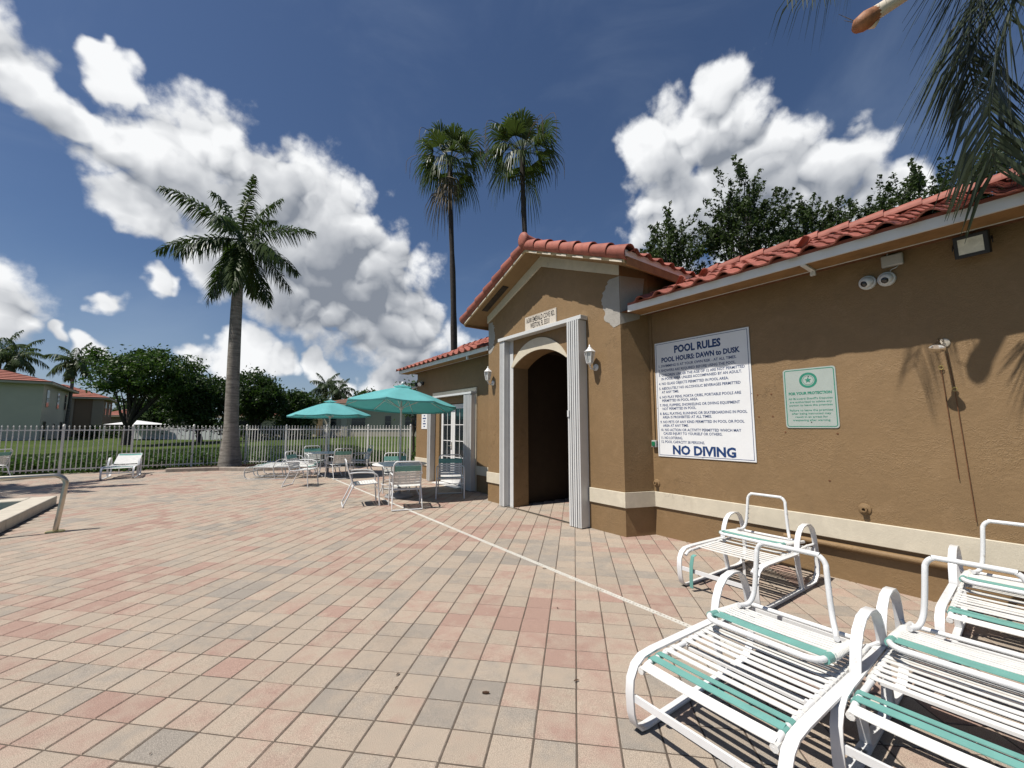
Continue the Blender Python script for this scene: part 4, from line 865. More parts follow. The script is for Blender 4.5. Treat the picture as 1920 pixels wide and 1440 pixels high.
MB().bar(smooth_path([(.30, -.1, .34), (.22, -.14, .20), (.30, -.2, .08), (.24, -.25, .03)], 4), .030, .004, (1, 0, 0.2)).obj('loose_strap', 'strap_white', L4, smooth=30)
L1.rotation_euler.z = R(-1)

def chair(label, loc, rz, group, seat_teal=False):
    """strap dining chair facing local +y"""
    t = thing('strap_chair', label, 'chair', loc, rz, group); w = .255
    P = [(w, -.20, .41), (w, -.26, .58), (w, -.335, .80)]+[(w-.07*(1-math.cos(R(k*18))), -.335-.04*math.sin(R(k*18))*.45, .80+.09*math.sin(R(k*18))) for k in range(1, 6)]
    MB().tube(P+[(-x, y, z) for x, y, z in reversed(P)], .0135, 8).obj('back_frame', 'white_metal', t, smooth=60)
    MB().tube([(w+.004, -.20, .42), (w+.012, -.30, .20), (w+.02, -.385, .016), (-w-.02, -.385, .016), (-w-.012, -.30, .20), (-w-.004, -.20, .42)], .0135, 8).obj('rear_leg', 'white_metal', t)
    for s in (1, -1):
        A = smooth_path([(s*(w+.004), -.285, .64), (s*(w+.03), -.12, .655), (s*(w+.04), .10, .645), (s*(w+.04), .20, .61), (s*(w+.04), .245, .54), (s*(w+.04), .25, .40), (s*(w+.045), .285, 0.0)], 5)
        MB().tube(A, .0140, 8).obj('front_leg', 'white_metal', t, smooth=60)
        MB().tube([(s*w, -.20, .41), (s*w, .22, .435), (s*(w+.04), .25, .43)], .0130, 8).obj('seat_rail', 'white_metal', t, smooth=60)
    MB().tube([(-w, .235, .425), (w, .235, .425)], .012, 8).tube([(-w, -.20, .36), (w, -.20, .36)], .012, 8).tube([(-w-.03, .255, .31), (w+.03, .255, .31)], .010, 8).obj('stretcher', 'white_metal', t, smooth=60)
    def cross(p0, p1, m_, nm):     # strap across x between two edge points (y,z)
        mb = MB(); n = 5; vs = []; (ya, za), (yb, zb) = p0, p1
        nn = Vector((0, -(zb-za), yb-ya)).normalized()*.0025
        for sg_ in (1, -1):
            for i in range(n+1):
                x = -w-.012+(2*w+.024)*i/n; sag = .016*4*(i/n)*(1-i/n)
                off = Vector((0, -sag*abs(zb-za)/.05*.6, -sag*abs(yb-ya)/.05*.5))
                vs += [Vector((x, ya, za))+nn*sg_+off, Vector((x, yb, zb))+nn*sg_+off]
        b = 2*(n+1); fs = []
        for i in range(n): fs += [(2*i, 2*i+2, 2*i+3, 2*i+1), (b+2*i, b+2*i+1, b+2*i+3, b+2*i+2), (2*i, b+2*i, b+2*i+2, 2*i+2), (2*i+1, 2*i+3, b+2*i+3, b+2*i+1)]
        mb.add(vs, fs).obj(nm, m_, t, smooth=30)
    def bp(z): return (-.20-(z-.41)*.345+.014, z)
    for k in range(7):
        z = .455+k*.051; cross(bp(z), bp(z+.041 if k < 5 else z+.049), 'strap_teal' if k >= 5 else 'strap_white', 'back_strap')
    for k in range(8):
        y = -.175+k*.051; cross((y, .428+y*.06), (y+.043, .428+y*.06+.003), 'strap_teal' if (seat_teal and k > 5) else 'strap_white', 'seat_strap')
    return t
G1 = 'strap chairs around the near umbrella table'; G2 = 'strap chairs around the far umbrella table'
def face(px, py, tx, ty): return math.atan2(-(tx-px), ty-py)
T1 = Vector((3.50, 8.95, 0)); T2 = Vector((3.15, 14.1, 0))
chair('white strap chair seen from the side, leftmost at the near umbrella table', (2.60, 8.55, 0), face(2.6, 8.55, 3.55, 8.35), G1)
chair('white strap chair seen from behind, nearest the camera at the near umbrella table', (3.18, 7.78, 0), face(3.18, 7.78, 3.55, 8.95), G1)
chair('strap chair facing the camera before the wing doors, in the umbrella shade', (4.42, 8.30, 0), face(4.42, 8.30, 2.2, 4.0), G1, True)
chair('strap chair on the far side of the near umbrella table, half hidden behind another', (3.72, 9.75, 0), face(3.72, 9.75, 3.4, 8.7), G1)
chair('strap chair with back to the camera at the far umbrella table', (3.28, 13.25, 0), face(3.28, 13.25, 3.2, 14.1), G2)
chair('strap chair behind the far umbrella table, facing the camera by the fence', (2.95, 14.95, 0), face(2.95, 14.95, 3.1, 14.0), G2)
chair('strap chair turned sideways at the right of the far umbrella table', (4.15, 14.15, 0), face(4.15, 14.15, 3.1, 14.2), G2)
chair('lone low strap chair beside the two white loungers near the palm bed', tuple(gat(572, 10.95)), face(0, 0, .8, -.55), 'loose strap chairs on the deck')
chair('strap chair cut off by the left frame edge near the fence', tuple(gat(-12, 12.0)), face(0, 0, -.7, .5), 'loose strap chairs on the deck')

def table(label, loc):
    t = thing('round_table', label, 'table', loc, 0, 'round white umbrella tables')
    MB().lathe([(.03, .700), (.55, .700), (.585, .708), (.59, .718), (.58, .728), (.03, .726)], 36).obj('table_top', 'white_paint', t, smooth=40)
    for k in range(4):
        an = R(45+90*k); c, s = math.cos(an), math.sin(an)
        MB().tube(smooth_path([(.42*c, .42*s, .70), (.38*c, .38*s, .45), (.40*c, .40*s, .2), (.50*c, .50*s, .0)], 4), .014, 8).obj('leg', 'white_metal', t, smooth=60)
    MB().tube(arc((0, 0, .30), .385, 0, 345, 22, (1, 0, 0), (0, 1, 0)), .009, 8, closed=False).obj('leg_ring', 'white_metal', t, smooth=60)
    return t
table('round white table under the near teal umbrella', T1); table('round white table under the far teal umbrella', T2)
def umbrella(label, loc, rz, R0, top, drop, tilt):
    t = thing('patio_umbrella', label, 'umbrella', loc, rz, 'teal umbrellas over the round tables')
    MB().lathe([(.30, 0), (.31, .02), (.29, .055), (.06, .075), (.035, .10), (.035, .34), (.028, .345)], 28).obj('base', 'base_cast', t, smooth=40)
    MB().tube([(0, 0, .08), (0, 0, top-.02)], .0215, 12).obj('pole', 'white_metal', t, smooth=60)
    axr = Matrix.Rotation(-rz, 4, 'Z') @ _rt; axf = Vector((-axr.y, axr.x, 0)); Mt = Matrix.Translation((0, 0, top-.35)) @ Matrix.Rotation(tilt[0], 4, axr) @ Matrix.Rotation(tilt[1], 4, axf) @ Matrix.Translation((0, 0, -(top-.35)))
    n = 8; sub = 6; rings = [.10, .3, .55, .8, 1.0]; mb = MB(); vs = []
    def surf(an_i, rr, extra=0.0):
        seg = an_i/sub; f = seg-math.floor(seg); an = 2*math.pi*an_i/(n*sub)
        pol = math.cos(math.pi/n)/math.cos((f-.5)*2*math.pi/n); rad = R0*rr*(pol*.93+.07*1.0)
        sag = .055*4*f*(1-f)*rr**1.5; z = top-.02-drop*rr**1.25-sag*.6+(.028*4*f*(1-f) if rr > .99 and extra else 0)-extra
        return Mt @ Vector((rad*math.cos(an), rad*math.sin(an), z))
    K = n*sub
    for rr in rings: vs += [surf(i, rr) for i in range(K)]
    vs += [surf(i, 1.0, .055) for i in range(K)]
    nr = len(rings)+1
    fs = [(r*K+i, (r+1)*K+i, (r+1)*K+(i+1) % K, r*K+(i+1) % K) for r in range(nr-1) for i in range(K)]
    mb.add(vs, fs); cano = mb.obj('canopy', 'umbrella_cloth', t, smooth=30)
    so_ = cano.modifiers.new('thickness', 'SOLIDIFY'); so_.thickness = .003
    v2 = [Mt @ Vector((R0*.16*c_*math.cos(2*math.pi*i/K), R0*.16*c_*math.sin(2*math.pi*i/K), top+.035-.055*c_)) for c_ in (.25, 1.0) for i in range(K)]
    MB().add(v2, [(i, K+i, K+(i+1) % K, (i+1) % K) for i in range(K)]+[tuple(range(K))]).obj('vent_cap', 'umbrella_cloth', t, smooth=30)
    for k in range(n):
        e = surf(k*sub, 1.0)-Vector((0, 0, .012)); mid = surf(k*sub, .52)-Vector((0, 0, .02)); hub = Mt @ Vector((.03*math.cos(2*math.pi*k/n), .03*math.sin(2*math.pi*k/n), top-.045))
        MB().tube([hub, mid, e], .007, 6).obj('rib', 'white_metal', t)
        MB().tube([Mt @ Vector((.035*math.cos(2*math.pi*k/n), .035*math.sin(2*math.pi*k/n), top-.50)), mid], .006, 6).obj('strut', 'white_metal', t)
    MB().lathe([(.024, -.54), (.045, -.53), (.045, -.48), (.024, -.47)], 14, (0, 0, top)).obj('runner', 'white_metal', t, smooth=40)
    me = MB().lathe([(.012, top+.02), (.03, top+.04), (.036, top+.075), (.022, top+.10), (.004, top+.108)], 14).mesh('finial', 50); me.transform(Mt); link('finial', me, 'white_metal', t)
    return t
umbrella('near teal umbrella with scalloped edge in front of the wing doors', T1, R(10), 1.24, 2.46, .42, (R(-5), R(1.5)))
umbrella('far teal umbrella with scalloped edge standing before the picket fence', T2, R(28), 1.24, 2.36, .44, (R(-1), R(-1)))

h_ = math.atan2(_rt.y, _rt.x)
pA = gat(476, 12.6); lounger('chaise_lounge', 'white chaise laid flat beside the palm bed, the nearer of two', 'lounger', tuple(pA), h_+R(4), 0.0, 'flat white chaises on the deck')
pB = gat(490, 13.35); lounger('chaise_lounge', 'white chaise laid flat against the fence, behind another flat chaise', 'lounger', tuple(pB), h_+R(8), 0.03, 'flat white chaises on the deck')
pC = gat(228, 12.25); lounger('chaise_lounge', 'single white chaise facing the pool before the fence, left of the palm', 'lounger', tuple(pC), R(88), 0.42, 'flat white chaises on the deck')

# ================================================================== FENCE
fen = thing('picket_fence', 'white metal picket fence with ball-topped pickets around the pool deck', 'fence', (0, 0, 0))
FH = 1.54
pk = MB().box((-.0125, -.0125, .09), (.0125, .0125, FH-.02)); pk.lathe([(.010, FH-.02), (.016, FH-.005), (.020, FH+.012), (.016, FH+.03), (.006, FH+.04), (.002, FH+.043)], 6); pkm = pk.mesh('picket')
po = MB().box((-.032, -.032, -.1), (.032, .032, FH+.02)); po.lathe([(.046, FH+.02), (.046, FH+.03), (.030, FH+.045), (.034, FH+.065), (.018, FH+.09), (.004, FH+.095)], 8); pom = po.mesh('fence_post')
npk = 0
for (ax_, ay_), (bx_, by_) in zip(FENCE[:-1], FENCE[1:]):
    A_, B_ = Vector((ax_, ay_, 0)), Vector((bx_, by_, 0)); L = (B_-A_).length; d = (B_-A_).normalized(); an = math.atan2(d.y, d.x)
    nb = max(1, int(round(L/1.80))); seg = L/nb
    for b in range(nb+1):
        if b == nb and (bx_, by_) != FENCE[-1]: continue
        link('fence_post', pom, 'fence_paint', fen, loc=A_+d*seg*b).rotation_euler = (0, 0, an)
    for b in range(nb):
        p0 = A_+d*(seg*b+.03); p1 = A_+d*(seg*(b+1)-.03)
        for z in (.16, FH-.11): MB().box((0, -.018, z-.018), ((p1-p0).length, .018, z+.018)).obj('rail', 'fence_paint', fen, loc=p0).rotation_euler = (0, 0, an)
        k = 14
        for i in range(1, k):
            q = A_+d*(seg*(b+i/k))
            if npk < 300: link('picket', pkm, 'fence_paint', fen, loc=q).rotation_euler = (0, 0, an); npk += 1

# ================================================================== PALMS
def rv(s=1.0): return Vector((rnd.gauss(0, s), rnd.gauss(0, s), rnd.gauss(0, s)))
def frond_quads(path, n, length, width, droop, plume, fwd=.55, taper=True, start=.12, jit=.12):
    """pinnate frond: leaflets in two (or more) ranks along a curved midrib; returns quads"""
    P = smooth_path(path, 8); S = [0.0]
    for a, b in zip(P, P[1:]): S.append(S[-1]+(b-a).length)
    L = S[-1]; out = []
    for k in range(n):
        for side in (1, -1):
            t = start+(1-start)*(k+rnd.random()*.6)/n; s = t*L; i = max(j for j in range(len(S)) if S[j] <= s); i = min(i, len(P)-2)
            p = P[i].lerp(P[i+1], (s-S[i])/max(1e-6, S[i+1]-S[i])); tg = (P[i+1]-P[i]).normalized()
            sd = tg.cross(Vector((0, 0, 1))); sd = sd.normalized() if sd.length > .05 else Vector((1, 0, 0)); up = sd.cross(tg)
            ll = length*(math.sin(math.pi*min(.93, .18+t*.78))**.7 if taper else 1)*rnd.uniform(.85, 1.1)
            el = rnd.uniform(-plume, plume); d = (sd*side*math.cos(el)+up*math.sin(el)+tg*(fwd+.5*t*t)+rv(jit)).normalized()
            w = d.cross(up if abs(d.dot(up)) < .9 else tg).normalized()*width*.5
            m1 = p+d*ll*.45+Vector((0, 0, -droop*ll*.20)); m2 = p+d*ll*.85+Vector((0, 0, -droop*ll*.75))
            out.append([p-w*.5, p+w*.5, m1+w, m1-w]); out.append([m1-w, m1+w, m2+w*.12, m2-w*.12])
    return out, P
def trunk_tube(pts, rs, n=14): return MB().tube(pts, rs, n)
def pinnate_palm(name, label, base, top, rbase, rmid, rtop, nf, flen, group=None, shaft=1.0, width=.045, nl=60, lean=(0, 0), elev=(70, -55), mat_='frond', plume=.9, leaf=.62, cat='palm tree', droop=.9):
    t = thing(name, label, cat, base, 0, group); H = top
    n = 14; pts = []; rs = []
    for i in range(n+1):
        s = i/n; pts.append((lean[0]*math.sin(s*1.57)*1.0, lean[1]*s, s*(H-shaft)))
        rs.append(rbase+(rmid-rbase)*min(1, s*5) if s < .2 else rmid+(rtop-rmid)*max(0, (s-.55)/.45)+.05*rmid*math.sin(s*9))
    trunk_tube(pts, rs).obj('trunk', 'palm_trunk', t, smooth=70)
    c = Vector(pts[-1]); dv = (Vector(pts[-1])-Vector(pts[-2])).normalized()
    MB().tube([c, c+dv*shaft*.3, c+dv*shaft*.8, c+dv*(shaft+.2)], [rtop*1.08, rtop*1.15, rtop*.8, rtop*.4], 12).obj('crownshaft', 'crownshaft', t, smooth=70)
    c = c+dv*shaft
    for k in range(nf):
        f = (k+.5)/nf; az = k*2.39996+rnd.uniform(-.2, .2); el = R(elev[0]+(elev[1]-elev[0])*f+rnd.uniform(-7, 7)); L = flen*rnd.uniform(.9, 1.05)
        h = Vector((math.cos(az), math.sin(az), 0)); d0 = h*math.cos(el)+Vector((0, 0, math.sin(el)))
        path = [c+d0*.1]; dd = d0.copy(); p = path[0]
        for s in range(6): dd = (dd+Vector((0, 0, -.085*droop*(1+s*.25)))).normalized(); p = p+dd*L/6; path.append(p)
        q, P = frond_quads(path, nl, leaf, width, droop, plume)
        mb = MB().quads(q); mb.tube(P, [.030-.026*i/(len(P)-1) for i in range(len(P))], 5); mb.obj('frond', mat_, t)
    return t
royal = pinnate_palm('royal_palm', 'tall royal palm with grey swollen trunk in the kerbed bed', (0.78, 19.05, 0), 9.0, .40, .225, .155, 18, 2.7, None, 1.3, .058, 84, (-.14, .1), (80, -66), leaf=.64, plume=1.15)
kids(royal)
r2_ = dup(royal, 'royal palm beyond the left frame edge whose frond shadows cross the deck', (-8.9, 16.4, 0), R(75))
spear = MB().tube([(-.14, .1, 8.9), (-.10, .1, 10.5)], [.03, .008], 6).obj('spear_leaf', 'frond', royal)

def fan_leaf(c, d, length, spread, nseg, droop, width):
    """palmate leaf: petiole from c along d, then a fan of segments with hanging tips"""
    out = []; d = d.normalized(); sd = d.cross(Vector((0, 0, 1))); sd = sd.normalized() if sd.length > .05 else Vector((1, 0, 0)); up = sd.cross(d)
    hub = c+d*length*.48
    for i in range(nseg):
        a = -spread/2+spread*i/(nseg-1)+rnd.gauss(0, .02); v = (d*math.cos(a)+sd*math.sin(a)+up*.12*math.cos(a*2)).normalized(); ll = length*.72*(1-.25*abs(a)/(spread/2))*rnd.uniform(.9, 1.08)
        w = v.cross(up).normalized()*width*.5; m_ = hub+v*ll*.55; e = hub+v*ll*.82+Vector((0, 0, -droop*ll*.38*rnd.uniform(.7, 1.3)))
        e2 = e+v*ll*.10+Vector((0, 0, -droop*ll*.30*rnd.uniform(.5, 1.5)))
        out.append([hub-w*.2, hub+w*.2, m_+w, m_-w]); out.append([m_-w, m_+w, e+w*.55, e-w*.55]); out.append([e-w*.55, e+w*.55, e2+w*.08, e2-w*.08])
    return out, hub
def fan_palm(label, base, H, lean, crown, seed, dead):
    t = thing('fan_palm', label, 'palm tree', base, 0, 'tall fan palms behind the pool house'); n = 16
    pts = [(lean[0]*(1-(1-s/n)**2), lean[1]*(1-(1-s/n)**2)+.10*math.sin(s*.5), H*s/n) for s in range(n+1)]
    trunk_tube(pts, [.19-.085*min(1, s/n*1.4)+.010*math.sin(s*2.1) for s in range(n+1)], 10).obj('trunk', 'bark_dark', t, smooth=70)
    c = Vector(pts[-1])+Vector((0, 0, .1)); r = random.Random(seed)
    for k in range(23):
        f = k/22; az = k*2.39996+r.uniform(-.25, .25); el = R(80-118*f+r.uniform(-8, 8)); L = crown*r.uniform(.85, 1.08)*(.85+.15*math.sin(f*3.1))
        d = Vector((math.cos(az)*math.cos(el), math.sin(az)*math.cos(el), math.sin(el))); q, hub = fan_leaf(c, d, L, R(r.uniform(140, 185)), 22, .30+.85*f*r.uniform(.6, 1.5), .070)
        mb = MB().quads(q); mb.tube([c, c+d*L*.3+Vector((0, 0, .05)), hub], [.022, .014, .010], 5); mb.obj('fan_leaf', 'frond_fan', t)
    for k in range(dead):     # brown leaves hanging under the crown
        az = k*2.1+r.uniform(-.4, .4); el = R(r.uniform(-80, -40)); d = Vector((math.cos(az)*math.cos(el), math.sin(az)*math.cos(el), math.sin(el)))
        q, hub = fan_leaf(c-Vector((0, 0, .3+.06*k)), d, crown*r.uniform(.65, 1.0), R(120), 15, 1.2, .055); mb = MB().quads(q); mb.tube([c-Vector((0, 0, .3+.06*k)), hub], [.02, .01], 5); mb.obj('dead_leaf', 'frond_dead' if k % 3 else 'frond_fan', t)
    for k in range(16):       # threads and seed stalks
        az = r.uniform(0, 6.28); d = Vector((math.cos(az), math.sin(az), .25)); L = crown*r.uniform(.8, 1.25)
        MB().tube(smooth_path([c, c+d*L*.5+Vector((0, 0, .2)), c+d*L*.95+Vector((0, 0, -.15)), c+d*L+Vector((0, 0, -.9-r.random()*.6))], 4), [.010]*12+[.004], 4).obj('seed_stalk', 'frond_dead', t)
    return t
def palm_at(label, xb, xt, yt, depth, crown, seed, dead):
    b = gat(xb, depth); tp = at(xt, yt, depth); fan_palm(label, tuple(b), tp.z, (tp.x-b.x, tp.y-b.y), crown, seed, dead)
palm_at('tall slim fan palm with a ragged brown skirt, left of the portico gable', 866, 846, 305, 18.5, 1.82, 3, 6)
palm_at('tall fan palm with a full green crown directly behind the portico ridge', 986, 982, 288, 17.5, 1.85, 8, 1)
# feather palms far off
for (x, yt, dep, sz, lb) in ((122, 683, 44, 2.6, 'slender feather palm rising between the cream house and the big tree'), (8, 672, 46, 2.9, 'feather palm behind the cream house roof at the left edge'), (-20, 662, 47, 2.9, 'feather palm mostly outside the left frame edge'), (605, 728, 62, 2.7, 'taller of two date palms on the skyline between the houses'), (630, 738, 60, 2.5, 'shorter date palm on the skyline just left of the brown roof')):
    b = gat(x, dep); tp = at(x, yt, dep); pinnate_palm('feather_palm', lb, tuple(b), tp.z+.5, .22, .16, .12, 16, sz, 'feather palms on the skyline', .7, .12, 26, (.2, 0), (75, -40), mat_='frond' if dep < 50 else 'leaf_far', plume=.5, leaf=.75, droop=1.35)

# the palm hanging over the right of the deck: trunk stands outside the picture
np_ = thing('overhanging_palm', 'palm whose long fronds hang into the upper right over the eave', 'palm tree', (3.45, -2.3, 0))
O = Vector((3.45, -2.3, 0)); cr_ = Vector((3.45, -1.9, 6.1))
trunk_tube([(0, 0, 0), (.02, .1, 2), (.0, .25, 4), (0, .38, 5.9)], [.26, .19, .17, .15], 14).obj('trunk', 'palm_trunk', np_, smooth=70)
MB().tube([(0, .38, 5.85), (0, .42, 6.3), (0, .45, 6.6)], [.19, .16, .06], 12).obj('crownshaft', 'crownshaft', np_, smooth=70)
def near_frond(pts, n, leaf, width, droop, plume, fwd=.55, start=.2, jit=.10):
    q, P = frond_quads([Vector(p)-O for p in pts], n, leaf, width, droop, plume, fwd, True, start, jit)
    mb = MB().quads(q); mb.tube(P, [.020-.015*i/(len(P)-1) for i in range(len(P))], 7); return mb.obj('frond', 'frond_near', np_)
tipv = lambda x, y, d: tuple(at(x, y, d))
near_frond([cr_, (3.72, -1.1, 6.6), tipv(1995, -260, 3.0), tipv(1915, -40, 2.92), tipv(1870, 110, 2.95), tipv(1855, 215, 3.0), tipv(1868, 320, 3.05)], 160, 1.12, .021, .90, .40, .55, .22, .10)
near_frond([cr_, (3.9, -1.2, 6.5), (4.3, -.6, 6.0), tipv(2070, -90, 3.2), tipv(2000, 90, 3.3), tipv(1960, 220, 3.35), tipv(1962, 330, 3.4)], 90, .80, .019, 1.1, .5, .7, .25, .12)
near_frond([cr_, (3.8, -1.0, 6.4), tipv(2060, -360, 3.4), tipv(1950, -190, 3.5), tipv(1865, -60, 3.55), tipv(1815, 30, 3.6), tipv(1800, 110, 3.65)], 120, 1.0, .019, 1.0, .5, .5, .25, .10)
near_frond([cr_, (3.7, -1.0, 6.7), tipv(1990, -420, 3.15), tipv(1890, -190, 3.2), tipv(1835, -30, 3.25), tipv(1815, 90, 3.3), tipv(1830, 185, 3.35)], 130, 1.08, .020, .90, .45, .55, .25, .10)
near_frond([cr_, (3.3, -1.1, 6.9), tipv(1720, -420, 3.3), tipv(1620, -150, 3.35), tipv(1535, -30, 3.4), tipv(1470, -5, 3.4)], 95, .62, .015, 1.7, .25, .35, .2, .06)
for k in range(11):
    az = R(150+k*26); el = R(55-12*(k % 5)); d = Vector((math.cos(az)*math.cos(el), math.sin(az)*math.cos(el), math.sin(el))); p = cr_.copy(); path = [p]
    for s in range(6): d = (d+Vector((0, 0, -.12-.03*s))).normalized(); p = p+d*.5; path.append(p)
    near_frond(path, 46, .6, .024, 1.2, .5)
bs, be = at(1790, -70, 3.0), at(1612, 44, 3.15); ax = (be-bs)
MB().tube([cr_-O, (cr_+bs)/2+Vector((0, 0, .5))-O, bs-O, bs+ax*.62-O, bs+ax*.84-O], [.06, .05, .046, .050, .053], 12).obj('flower_stalk', 'boot_pale', np_, smooth=70)
MB().tube([bs+ax*.80-O, bs+ax*.86-O, bs+ax*.93-O+Vector((0, 0, -.005)), bs+ax*1.0-O+Vector((0, 0, -.012)), bs+ax*1.04-O+Vector((0, 0, -.03))], [.050, .056, .066, .060, .036], 12).obj('stalk_sheath', 'boot', np_, smooth=70)
sdv = ax.cross(Vector((0, 0, 1))).normalized()
MB().tube([bs+ax*.78-O+sdv*.03-Vector((0, 0, .045)), bs+ax*.84-O+sdv*.03-Vector((0, 0, .058)), bs+ax*.90-O+sdv*.03-Vector((0, 0, .054))], [.012, .030, .014], 10).obj('sheath_knob', 'boot_pale', np_, smooth=70)
for k in range(2): MB().tube([bs+ax*1.0-O, bs+ax*(1.08+.05*k)-O+Vector((.02, .05, .12+.08*k))], [.004, .0015], 5).obj('sheath_fibre', 'bark', np_)

# ================================================================== BROADLEAF TREES
def leaf_quads(centers, n, spread, size, flat=.6):
    c = np.asarray(centers); k = len(c); rs = np.random.RandomState(rnd.randrange(10**6))
    p = np.repeat(c[:, :3], n, 0)+rs.normal(0, 1, (k*n, 3))*np.repeat(c[:, 3:4], n, 0)*spread*np.array([1, 1, flat])
    a = rs.normal(0, 1, (k*n, 3)); a /= np.linalg.norm(a, axis=1)[:, None]; b = rs.normal(0, 1, (k*n, 3)); b[:, 2] += 0.0; b -= a*(a*b).sum(1)[:, None]; b /= np.linalg.norm(b, axis=1)[:, None]
    s = size*rs.uniform(.6, 1.25, (k*n, 1)); a = a*s; b = b*s*.5
    return np.stack([p-a, p+b, p+a, p-b], 1)
def tree(name, label, base, H, fork, crown_c, crown_r, ncl, nleaf, leaf, mat_, group=None, trunk_r=.2, nlimb=9, clump=.55, seed=1, bark='bark', hollow=.35, cat='tree', top_flat=False, sprig=False):
    t = thing(name, label, cat, base, 0, group); r = random.Random(seed); cc = Vector(crown_c); rr = Vector(crown_r); cl = []
    while len(cl) < ncl:
        v = Vector((r.uniform(-1, 1), r.uniform(-1, 1), r.uniform(-1, 1))); L = v.length
        if L > 1 or L < hollow*r.random()*1.6: continue
        lump = .80+.20*math.sin(v.x*4.1+seed)*math.cos(v.y*3.7+seed*2)+.10*math.sin(v.z*6+seed)
        if top_flat and v.z < -.55 and r.random() < .8: continue
        cl.append((cc.x+v.x*rr.x*lump, cc.y+v.y*rr.y*lump, cc.z+v.z*rr.z*lump, clump*r.uniform(.6, 1.25)))
    trunk = MB(); fk = Vector((rnd.uniform(-.1, .1), rnd.uniform(-.1, .1), fork))
    trunk.tube(smooth_path([(0, 0, -.1), (.03, 0, fork*.5), fk], 4), [trunk_r*1.35]+[trunk_r*(1.1-.02*i) for i in range(8)], 10)
    trunk.obj('trunk', bark, t, smooth=70); ends = r.sample(cl, min(nlimb, len(cl)))
    for e in ends:
        e = Vector(e[:3]); mid = fk.lerp(e, .5)+Vector((r.gauss(0, .08), r.gauss(0, .08), (e-fk).length*.02)); P = smooth_path([fk, fk.lerp(mid, .5)+Vector((r.gauss(0, .06), r.gauss(0, .06), .05)), mid, e], 4)
        lm = MB().tube(P, [max(.012, trunk_r*.55*(1-i/len(P))**1.1) for i in range(len(P))], 7)
        for q in r.sample(cl, 3):
            q = Vector(q[:3]); 
            if (q-mid).length < max(rr)*.9: lm.tube(smooth_path([mid, mid.lerp(q, .5)+Vector((r.gauss(0, .08), r.gauss(0, .08), .08)), q], 3), [max(.008, trunk_r*.2*(1-i/8)) for i in range(7)], 5)
        lm.obj('limb', bark, t, smooth=70)
    if sprig:
        sp = []; tw = MB()
        for c in cl:
            out = (Vector(c[:3])-cc); out = (Vector((out.x/rr.x, out.y/rr.y, max(.15, out.z/rr.z)+.5))+Vector((r.gauss(0, .4), r.gauss(0, .4), r.gauss(0, .2)))).normalized(); L = r.uniform(.25, .75)
            tw.tube([Vector(c[:3])-out*.15, Vector(c[:3])+out*L], [.012, .004], 4)
            sp += [(*(Vector(c[:3])+out*L*k/4), c[3]*(.62-.10*k)) for k in range(5)]
        tw.obj('twig', bark, t); MB().quads(leaf_quads(sp, max(8, nleaf//4), .6, leaf, 1.0)).obj('crown', mat_, t)
    else: MB().quads(leaf_quads(cl, nleaf, .55, leaf)).obj('crown', mat_, t)
    return t
def tree_px(name, label, x, depth, xl, xr, yt, yb, ncl, nleaf, leaf, mat_, group=None, forkf=.45, rd=None, **kw):
    b = gat(x, depth, lawn_z(*gat(x, depth).xy)); s = depth/FPX; w = (xr-xl)/2*s; cxm = (xl+xr)/2; zt = at(x, yt, depth).z; zb = at(x, yb, depth).z
    off = _rt*((cxm-x)*s); rdv = rd or w*.8
    # crown half-sizes are given across the view and along it, so turn them onto the world axes
    rx = math.hypot(w*_rt.x, rdv*_rt.y); ry = math.hypot(w*_rt.y, rdv*_rt.x)
    return tree(name, label, tuple(b), zt, (zb-b.z)*forkf+.3, (off.x, off.y, (zt+zb)/2-b.z), (rx, ry, (zt-zb)/2), ncl, nleaf, leaf, mat_, group, **kw)
GT = 'broadleaf trees beyond the fence'
tree_px('spreading_tree', 'largest spreading tree beyond the fence with dark forked trunk', 238, 31, 165, 372, 645, 752, 150, 95, .13, 'leaf_mid', GT, forkf=.30, trunk_r=.26, nlimb=16, clump=.62, seed=4, bark='bark_dark')
tree_px('leafy_tree', 'dark leafy tree just left of the royal palm trunk', 375, 36, 305, 440, 684, 812, 130, 85, .16, 'leaf_dark', GT, trunk_r=.22, clump=.8, seed=6, bark='bark_dark')
tree_px('leafy_tree', 'dark leafy tree over the low red roof right of the royal palm', 478, 42, 418, 540, 694, 800, 120, 85, .18, 'leaf_dark', GT, trunk_r=.22, clump=.8, seed=9, bark='bark_dark')
tree_px('leafy_tree', 'dark leafy tree between the low red roof and the date palms', 558, 46, 508, 612, 722, 810, 100, 75, .19, 'leaf_dark', GT, trunk_r=.2, clump=.85, seed=12, bark='bark_dark')
tree_px('leafy_tree', 'small tree with open branches at the wing corner behind the umbrella', 775, 21, 752, 800, 712, 790, 24, 60, .085, 'leaf_mid', GT, trunk_r=.07, clump=.40, seed=14, nlimb=6)
tree_px('leafy_tree', 'low tree rising behind the brown roof, left of the umbrella top', 680, 60, 652, 712, 727, 800, 50, 60, .22, 'leaf_mid', GT, trunk_r=.2, clump=.9, seed=15)
tree_px('leafy_tree', 'low tree rising behind the near teal umbrella', 728, 56, 705, 760, 728, 800, 50, 60, .22, 'leaf_dark', GT, trunk_r=.2, clump=.9, seed=16)
tree_px('leafy_tree', 'dark tree low behind the big spreading tree', 300, 44, 240, 350, 705, 815, 100, 75, .18, 'leaf_dark', GT, trunk_r=.2, clump=.9, seed=17)
GO = 'oaks rising behind the pool house roof'
